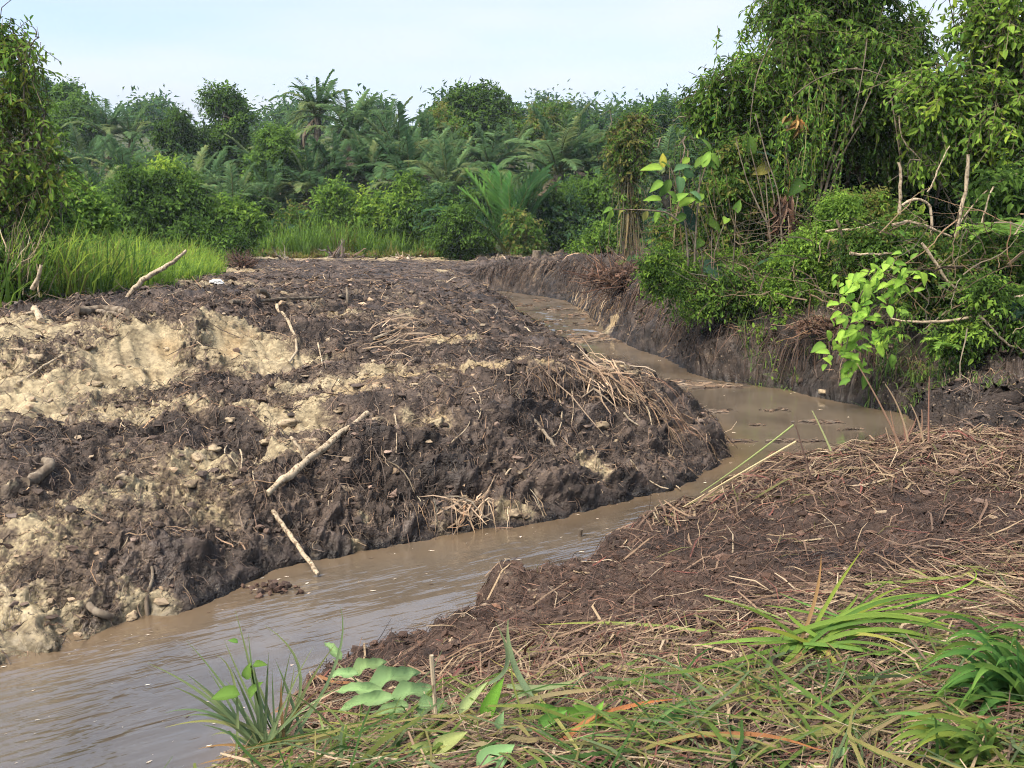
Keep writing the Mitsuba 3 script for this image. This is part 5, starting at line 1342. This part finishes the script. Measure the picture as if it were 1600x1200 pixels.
scene['clay_stuff'] = {'type': 'twosided', 'bsdf': {'type': 'principled', 'base_color': mikit.proc(clay_color), 'roughness': .75, 'specular': .3}}
lumps = [(630, 598, 11, 'rounded pale clay lump on the crest of the spoil heap'), (648, 602, 7, None), (590, 604, 8, None), (450, 662, 16, 'wide folded clay lump above the long pole'), (485, 690, 13, 'yellowish clay lump left of the upper end of the long pole'), (500, 700, 9, None), (440, 690, 12, None), (415, 690, 9, None), (940, 664, 12, 'pale clay lump on the right face of the spoil heap'), (962, 690, 8, None), (768, 682, 9, 'small ochre clay lump in the middle of the spoil heap face'), (545, 858, 9, 'pale clay lump at the waterline left of centre'), (800, 800, 14, 'pale clay lump at the foot of the spoil heap'), (820, 806, 9, None), (725, 775, 7, None), (205, 962, 13, 'ochre clay lump at the waterline by the black root'), (120, 962, 12, None), (95, 985, 10, None), (310, 715, 13, None), (335, 700, 10, None), (300, 755, 11, None), (190, 745, 9, None), (55, 560, 14, 'blunt clay lump on the clay slope near the left edge'), (30, 548, 10, None), (100, 640, 9, None), (530, 640, 8, None), (590, 655, 7, None), (260, 545, 8, None), (340, 745, 8, None), (1287, 612, 8, 'pale patch of clay on the dark right bank by the pond'), (780, 890 + 35, 6, 'small pale clay crumb in the near bank edge'), (705, 590, 6, None), (360, 655, 9, None), (20, 700, 10, None), (150, 600, 10, None), (1206, 812, 5, 'pale pebble like crumb on the near bank straw')]
for i, (u, v, r, lab) in enumerate(lumps):
    rng = np.random.default_rng(500 + i)
    p = hit(u, v)
    R = r * p[1] / F
    vv_ = IS.vertices.copy()
    nz = meshkit.fbm(vv_ * 1.3 + i * 7.1, 4, 5)[:, None]
    vv_ = vv_ * (.25 + 1.45 * nz) * np.array([1.25, 1.0, .55]) * R
    a = rng.random() * 6.28
    vv_ = vv_ @ np.array([[math.cos(a), -math.sin(a), 0], [math.sin(a), math.cos(a), 0], [0, 0, 1]]) + p - [0, 0, R * .06]
    key = numbered('clay_lump')
    scene[key] = mikit.ply((vv_, IS.faces), 'clay_stuff', smooth=40)
    tag(key, lab or 'pale clay lump lying in the dug peat of the left bank', 'clay lump', None if lab else 'clay lumps in the left bank')

ml = thing('mud_lump', 'dark lump of peat standing in the stream near the left bank', 'mud lump')
p = ground_at(430, 922, WATER)
rng = np.random.default_rng(95)
put('mud', clods(rng, p + rng.normal(size=(90, 3)) * [.10, .05, .018] + [0, 0, .0], .022 * (.5 + rng.random(90)), tint(rng, 90, (.05, .032, .024), .35, .06), .7), 'dry_stuff', ml)
p = ground_at(908, 838, WATER)
pole('floating_stub', 'dark broken stub sticking up out of the narrow stream', 'stick', curve([p + [0, 0, -.1], p + [-.01, 0, .03], p + [.0, 0, .07]], 5), .03, .02, 'bark', seed=44)
sc_t = numbered('white_scrap')
p = hit(338, 441)
vv_ = IS.vertices * (.6 + .8 * meshkit.fbm(IS.vertices * 2 + 3, 3, 2)[:, None]) * [.2, .1, .09] + p
scene['scrap_stuff'] = {'type': 'twosided', 'bsdf': {'type': 'principled', 'base_color': {'type': 'rgb', 'value': [.62, .66, .7]}, 'roughness': .4}}
scene[sc_t] = mikit.ply((vv_, IS.faces), 'scrap_stuff')
tag(sc_t, 'crumpled white plastic scrap at the edge of the far grass', 'plastic scrap')

# bundles of pale rotted stalks on top of the spoil heap
rng = np.random.default_rng(96)
for (u, v, du, dv, n, L, lab) in [(625, 535, 40, 28, 60, .9, 'bundle of pale rotted stalks arching over the middle of the heap'), (950, 600, 45, 30, 70, .8, 'thatch of pale rotted stalks over the shoulder of the heap'), (730, 812, 26, 14, 34, .5, 'splayed pale stalks at the foot of the heap by the water')]:
    t = thing('stalk_bundle', lab, 'stalks')
    p = np.array([hit(u + rng.normal() * du * .6, v + rng.normal() * dv * .6) for _ in range(n)])
    fl = .75 * (1 if u > 900 else -1) * -1 + rng.normal(size=n) * .4
    put('stalk', fibres(rng, p, L * (.4 + .7 * rng.random(n)), .016 * (.5 + rng.random(n)), tint(rng, n, (.30, .225, .155), .3, .08), lift=.3, bend=.5, flow=fl), 'dry_stuff', t)
    labels[t + '__stalk'] = {'kind': 'stuff'}

# ------------------------------------------------------------------ the near bank: stalks, sedges and leaves in front
def blade_part(parent, P, w, col, tipc=None, name='blade', side=None, bsdf='leaf_stuff', fold=True):
    """One long sedge blade with a keel, its own mesh."""
    k = len(P)
    t = np.linspace(0, 1, k)
    tan = unit(np.gradient(P, axis=0))
    side = unit(np.cross(tan, [0, -.6, .8] if side is None else side))
    upv = np.cross(side, tan)
    W = w * np.interp(t, [0, .12, .6, 1], [.6, 1, .85, .06])[:, None]
    V = np.stack([P - side * W / 2 + upv * W * .22, P, P + side * W / 2 + upv * W * .22], 1).reshape(-1, 3)
    Fc = []
    for i in range(k - 1):
        a, b = 3 * i, 3 * i + 3
        Fc += [(a, a + 1, b + 1), (a, b + 1, b), (a + 1, a + 2, b + 2), (a + 1, b + 2, b + 1)]
    tipc = col if tipc is None else tipc
    m = (t**2)[:, None]
    c = np.repeat(np.asarray(col) * (1 - m) + np.asarray(tipc) * m, 3, 0)
    return put(name, (V, np.array(Fc), c), bsdf, parent, smooth=True)


def sedge(label, base_uv, y, tips, w=.022, col=(.16, .25, .075), seed=0, sag=.06, cat='sedge', name='sedge_clump'):
    rng = np.random.default_rng(seed)
    t = thing(name, label, cat)
    b = at(*base_uv, y)
    for tip in tips:
        u, v = tip[:2]
        via = tip[2] if len(tip) > 2 else None
        dy = tip[3] if len(tip) > 3 else rng.normal() * .12
        c = tip[4] if len(tip) > 4 else tint(rng, 1, col, .22, .14)[0]
        b0 = b + rng.normal(size=3) * [.05, .04, .01]
        e = at(u, v, y + dy)
        m = (at(*via, y + dy * .5) if via else (b0 * .5 + e * .5 + [0, 0, sag * np.linalg.norm(e - b0)]))
        tt = np.linspace(0, 1, 11)[:, None]
        P = b0 * (1 - tt) ** 2 + (2 * m - .5 * b0 - .5 * e) * 2 * tt * (1 - tt) + e * tt**2
        g = surf(P[:, 0], P[:, 1])
        P[1:, 2] = np.maximum(P[1:, 2], g[1:] + .015)
        blade_part(t, P, w * (.7 + .5 * rng.random()), c, np.array(c) * [1.15, 1.0, .8])
    return t


GREY_G, SEDGE, YELLOW, BROWNS = (.17, .24, .12), (.15, .26, .06), (.33, .34, .09), (.30, .20, .10)
y_left = 3.9
sedge('tall grey-green sedge clump standing at the water edge in the lower left', (425, 1178), y_left, [(367, 953, (398, 1080)), (413, 977, (470, 1060)), (230, 1036, (330, 1095)), (337, 1023, (368, 1075)), (257, 1137, (350, 1130)), (258, 1114, (340, 1118)), (270, 1073, (340, 1110)), (532, 947, (520, 1050)), (388, 990, (400, 1085)), (425, 1045, (428, 1110)), (440, 1060, (440, 1110), 0, BROWNS), (350, 1060, (380, 1110)), (300, 1085, (360, 1125)), (460, 1040, (448, 1110)),
      (480, 1075, (455, 1120)), (330, 1150, (370, 1150)), (310, 1170, (370, 1165), -.1, BROWNS), (500, 1100, (460, 1135)), (395, 1030, (410, 1100)), (285, 1120, (350, 1125)), (520, 1060, (475, 1120)), (350, 1000, (390, 1090)), (310, 1195, (360, 1185), 0, BROWNS), (540, 1130, (480, 1150))] + [(290 + (i * 47) % 270, 1000 + (i * 61) % 150) for i in range(26)], .0135, GREY_G, 1)
t = thing('round_leaved_weed', 'small weed with dark rounded leaves growing in the tall grey-green sedge', 'weed')
rng = np.random.default_rng(7)
for (u, v, du, dv, L) in [(395, 1040, 16, -6, .06), (385, 1062, 4, -22, .07), (375, 1085, -42, -4, .12), (390, 1092, 12, -28, .09), (372, 1004, -8, -6, .04)]:
    big_leaf(t, at(u, v, y_left - .06), [du, -4, -dv], [rng.normal() * .3, -.5, .9], L, L * .6, MID, 1)
put('stem', tubes(curve([at(430, 1150, y_left), at(402, 1090, y_left - .03), at(392, 1040, y_left - .06)], 7)[None], np.full((1, 7), .004), np.array([[.1, .15, .05]]), 5), 'leaf_stuff', t)

t = thing('torn_frond', 'pale green torn frond lying on the ground in the foreground', 'frond')
def fy(u, v):
    return float(np.interp(u, [500, 560, 640, 700], [4.75, 4.45, 3.9, 3.45]))


ax = curve([at(u, v, fy(u, v)) for u, v in [(700, 1150), (640, 1118), (570, 1075), (520, 1030)]], 10)
put('stem', tubes(ax[None], np.linspace(.006, .003, 10)[None], np.array([[.25, .3, .15]]), 5), 'leaf_stuff', t)
PALEG = (.19, .30, .135)
LOB = leaf_shape(13, .75, .35, .14, .05, 0, 8)
LOB = ([(a_ + .012 * (i_ % 3 - 1), b_ * (1 + .3 * math.sin(i_ * 2.4)), c_) for i_, (a_, b_, c_) in enumerate(LOB[0])], LOB[1])
for (u, v, u2, v2, w) in [(548, 1060, 592, 1040, 20), (575, 1078, 640, 1056, 26), (600, 1092, 534, 1082, 20), (618, 1100, 540, 1108, 22), (610, 1098, 668, 1082, 24), (640, 1112, 590, 1122, 20), (650, 1118, 690, 1108, 26), (660, 1125, 655, 1148, 24), (560, 1062, 520, 1060, 16), (630, 1110, 612, 1132, 18), (533, 1040, 512, 1012, 14)]:
    a, b = at(u, v, fy(u, v)), at(u2, v2, fy(u, v) - (v2 - v) * .0022)
    L = np.linalg.norm(b - a) * 1.25
    v_, f_, c_ = leaves(a[None] + [0, 0, .03], (b - a)[None], np.array([[.1 * rng.normal(), -.75, .75]]), L, w * fy(u, v) / F * 1.15, tint(rng, 1, PALEG, .10, .04), LOB)
    rib = np.zeros(len(c_), bool)
    rib[1::3] = True
    c_ = c_ * np.where(rib, 1.45, .85 + .3 * rng.random(len(c_)))[:, None]
    put('leaflet', (v_, f_, np.clip(c_, 0, .8)), 'leaf_stuff', t, smooth=True)

def weed(label, specs, y, stem=None, name='leafy_weed', shape=0):
    t = thing(name, label, 'weed')
    for (u, v, u2, v2, w, col) in specs:
        y_ = min(y, float(hit(u, v)[1]) - .10)
        a, b = at(u, v, y_), at(u2, v2, y_ - .05)
        L = np.linalg.norm(b - a)
        big_leaf(t, a, b - a, [.25 * rng.normal(), -.8, .6], L, w * y / F, col, shape)
    if stem:
        put('stem', tubes(curve([at(u, v, y) for u, v in stem], 7)[None], np.linspace(.005, .003, 7)[None], np.array([[.2, .25, .08]]), 5), 'leaf_stuff', t)
    return t


weed('weed with pale yellowish veined leaves at the bottom edge', [(676, 1172, 722, 1146, 26, (.36, .40, .15)), (676, 1175, 722, 1182, 24, (.34, .38, .14)), (674, 1176, 650, 1196, 26, (.36, .38, .16)), (677, 1178, 700, 1204, 26, (.36, .40, .15)), (674, 1170, 646, 1166, 20, (.30, .36, .12))], 3.2, [(690, 1225), (676, 1175)])
weed('broad bluish-green leaf standing at the bottom edge', [(748, 1210, 792, 1166, 46, (.20, .34, .14))], 3.15, [(735, 1230), (748, 1210)])
weed('weed with upright lance shaped bright leaves at the bottom centre', [(758, 1130, 777, 1066, 27, (.15, .33, .05)), (915, 1150, 936, 1102, 24, (.17, .35, .06)), (912, 1120, 860, 1108, 20, (.12, .27, .05)), (935, 1125, 902, 1102, 18, (.16, .32, .06)), (948, 1140, 976, 1150, 20, (.18, .36, .07)), (930, 1135, 962, 1122, 18, (.12, .26, .05)), (840, 1135, 880, 1112, 20, (.10, .22, .05)), (780, 1140, 782, 1118, 16, (.2, .32, .14)), (872, 1118, 842, 1100, 18, (.11, .25, .05))], 3.45)
weed('pale folded leaf blade lying left of the lance leaves', [(718, 1118, 752, 1068, 18, (.28, .36, .16))], 3.5)
weed('dark glossy broad leaves among the straw right of the lance leaves', [(1030, 1130, 1062, 1120, 22, (.06, .13, .045)), (1075, 1120, 1050, 1104, 18, (.08, .16, .05)), (1140, 1195, 1150, 1172, 14, (.24, .36, .18)), (1300, 1180, 1322, 1170, 14, (.22, .34, .16))], 3.35)
sedge('pair of stiff pale sedge blades standing upright at the bottom centre', (812, 1086), 3.6, [(774, 972, (793, 1035)), (794, 966, (800, 1030)), (880, 1066, (845, 1078)), (905, 1058, (860, 1074))], .024, (.21, .28, .155), 2, .0)
pole('dry_stalk', 'upright tan dry stalk in the foreground beside the torn frond', 'stalk', curve([at(683, 1152, 3.5), at(679, 1090, 3.5), at(674, 1024, 3.5)], 8), .006, .008, seed=51, sides=6)

# sprawling sedge with long arching blades
sedge('sprawling sedge with long arching blades at lower right', (1266, 1006), 3.95,
      [(1126, 938, (1200, 965)), (1163, 985, (1205, 985)), (1143, 1008, (1200, 1005)), (1229, 953, (1246, 975), 0, (.26, .42, .08)), (1349, 857, (1300, 930), .5), (1283, 867, (1275, 930), .45, BROWNS), (1535, 1012, (1380, 962), .1), (1530, 1040, (1400, 985), 0), (1560, 1000, (1372, 960), .2), (1443, 1192, (1345, 1080), -.55, YELLOW), (1440, 1110, (1340, 1050), -.3), (1066, 1092, (1170, 1058), -.25), (1100, 1120, (1190, 1065), -.3), (1120, 1050, (1190, 1022), -.05), (1480, 1070, (1390, 1000), -.15, YELLOW), (1500, 1090, (1400, 1030), -.25),
       (1330, 1020, (1300, 1008), 0), (1420, 1005, (1340, 980), .1), (1210, 1045, (1240, 1022), -.1), (1390, 940, (1330, 965), .3), (1460, 975, (1370, 968), .2), (1590, 1030, (1420, 972), .1), (1185, 1110, (1220, 1055), -.3, BROWNS), (1320, 1130, (1295, 1065), -.35, BROWNS), (1450, 925, (1340, 950), .4), (1570, 1060, (1410, 990), 0), (1590, 985, (1420, 955), .3), (1500, 1150, (1390, 1060), -.4), (1540, 1120, (1410, 1020), -.3), (1380, 1190, (1320, 1090), -.5, YELLOW), (1050, 1060, (1160, 1030), -.1), (1080, 1010, (1180, 1000), 0), (1400, 1050, (1330, 1010), -.1), (1130, 1160, (1200, 1080), -.5), (1560, 950, (1400, 935), .5)], .020, SEDGE, 3, .1)
sedge('loose sedge with thin blades above the sprawling clump', (1310, 965), 4.4, [(1420, 915, (1370, 935)), (1450, 930, (1380, 945)), (1215, 925, (1260, 945)), (1190, 945, (1250, 955)), (1400, 900, (1360, 930)), (1510, 882, (1500, 920), .2, (.2, .35, .06)), (1340, 925, (1330, 945))], .012, SEDGE, 4, .08)
sedge('deep green grass tussock at the bottom right corner', (1590, 1090), 3.25, [(1430 + (i * 53) % 170, 990 + (i * 71) % 200) for i in range(84)], .021, (.085, .19, .05), 5, .28, 'grass', 'grass_tussock')
sedge('dark green sedge spreading along the bottom edge at right', (1520, 1185), 2.82, [(1380 + (i * 61) % 210, 1120 + (i * 43) % 80) for i in range(48)], .018, (.12, .20, .05), 6, .2)
sedge('thin green sedge in the middle of the bottom edge', (1010, 1150), 2.98, [(860 + (i * 83) % 330, 1090 + (i * 47) % 105) for i in range(16)], .010, (.16, .25, .08), 7, .15)
sedge('yellow-green sedge between the torn frond and the lower left clump', (560, 1160), 3.75, [(430 + (i * 67) % 270, 1080 + (i * 53) % 115) for i in range(15)], .009, (.20, .25, .09), 8, .15)

# dry reeds by the pond
t = thing('dry_reed_clump', 'clump of dry reddish reed stalks standing at the edge of the pond', 'reeds')
for i, pp in enumerate([[(1409, 703), (1386, 653), (1339, 568)], [(1419, 690), (1405, 640), (1383, 600)], [(1451, 690), (1451, 640), (1452, 588)], [(1403, 702), (1397, 672), (1391, 642)], [(1443, 692), (1436, 662), (1423, 632)], [(1400, 706), (1420, 680), (1432, 652)], [(1412, 706), (1424, 690), (1446, 672)], [(1396, 704), (1390, 690), (1384, 668)], [(1416, 704), (1413, 670), (1404, 636)], [(1430, 704), (1440, 676), (1440, 640)]]):
    put('stalk', tubes(line_at(pp, 8.7 + .05 * i, k=8)[None], np.linspace(.011, .004, 8)[None], np.array([[(.24, .15, .10), (.30, .22, .14), (.2, .11, .08)][i % 3]]), 5), 'dry_stuff', t)
for lab, pp, y, r, col in [('dark dead stalk standing on the near bank below the pond', [(1268, 750), (1255, 705), (1243, 664)], 8.0, .010, (.10, .065, .05)), ('long green stalk slanting down left from below the pond', [(1240, 664), (1180, 710), (1133, 744), (1095, 770)], 8.2, .009, (.20, .24, .09)), ('short pale green blade standing at the pond edge', [(1298, 704), (1284, 672), (1269, 642)], 8.4, .010, (.30, .33, .15)), ('long pale stalk lying down toward the narrow stream', [(1244, 690), (1160, 738), (1066, 793)], 7.6, .010, (.36, .30, .17))]:
    key = numbered('dead_stalk')
    scene[key] = mikit.ply(*(lambda m: (m[:2], 'dry_stuff'))(tubes(line_at(pp, y, k=9)[None], np.linspace(r, r * .45, 9)[None], np.array([col]), 5)), color=tubes(line_at(pp, y, k=9)[None], np.linspace(r, r * .45, 9)[None], np.array([col]), 5)[2])
    tag(key, lab, 'stalk')

rng = np.random.default_rng(197)
LONG = [(1120, 1000, 840, 985), (905, 1190, 765, 1040), (1010, 1035, 835, 1075), (1130, 1075, 960, 1180), (870, 1180, 1060, 1105), (1085, 1160, 1290, 1120), (640, 1195, 770, 1120), (560, 1200, 745, 1050), (700, 1170, 980, 1185), (1020, 1180, 1300, 1195), (1150, 1130, 1440, 1150), (1180, 1185, 1410, 1130), (1240, 1090, 1500, 1180), (1330, 1185, 1600, 1120), (430, 1120, 690, 1090), (470, 1150, 720, 1195), (860, 1060, 1110, 1010), (1000, 1120, 1250, 1060), (930, 1050, 1180, 1110), (1380, 1080, 1600, 1150), (1100, 940, 1310, 1030), (1420, 900, 1600, 940), (1350, 930, 1590, 905), (740, 1140, 1000, 1090)]
for i, (u0, v0, u1, v1) in enumerate(LONG):
    a, b = hit(u0, v0), hit(u1, v1)
    P = curve([a + [0, 0, .03], (a + b) / 2 + rng.normal(size=3) * [.06, .06, .01] + [0, 0, .08 * rng.random()], b + [0, 0, .03]], 12)
    P[:, 2] = np.maximum(P[:, 2], surf(P[:, 0], P[:, 1]) + .03)
    col = tint(rng, 1, [(.24, .31, .10), (.30, .31, .11), (.17, .26, .08), (.32, .27, .15), (.36, .19, .10)][i % 5], .15, .08)[0]
    k = blade_part(None, P, .013 + .008 * rng.random(), col, col * np.array([1.2, 1.0, .8]), 'cut_sedge_stalk')
    tag(k, 'long cut sedge stalk lying across the straw of the near bank', 'stalk', 'long cut stalks lying in the foreground')

# cut green grass lying among the straw
rng = np.random.default_rng(97)
xy = strewn(rng, 13000, 2.2, 5.6, 1.0)
x, y = xy.T
nr_, lf_, d_, c_ = area(xy)
want = ss(4.6, 3.2, y - .5 * ss(.6, 2, x)) * (.3 + 1.3 * ss(.4, .65, f2(x * 1.3, y * 1.3, 2, 5)))
ok = nr_ & (d_ > .02) & (rng.random(len(xy)) < want * np.where(x > .9, .55, .24))
xy = xy[ok]
n = len(xy)
pal = np.array([(.15, .24, .06), (.22, .27, .08), (.08, .16, .05), (.32, .30, .12), (.17, .24, .12)])
put('cut_grass', fibres(rng, np.column_stack([xy, 0 * xy[:, 0]]), .20 + .75 * rng.random(n) ** 1.2, .005 + .012 * rng.random(n) ** 1.5, tint(rng, n, (1, 1, 1), .22, .1) * pal[rng.integers(5, size=n)], lift=.2, bend=.5, k=6, flat=True), 'leaf_stuff')
tag('cut_grass', 'cut green grass lying among the straw of the near bank', 'grass', kind='stuff')
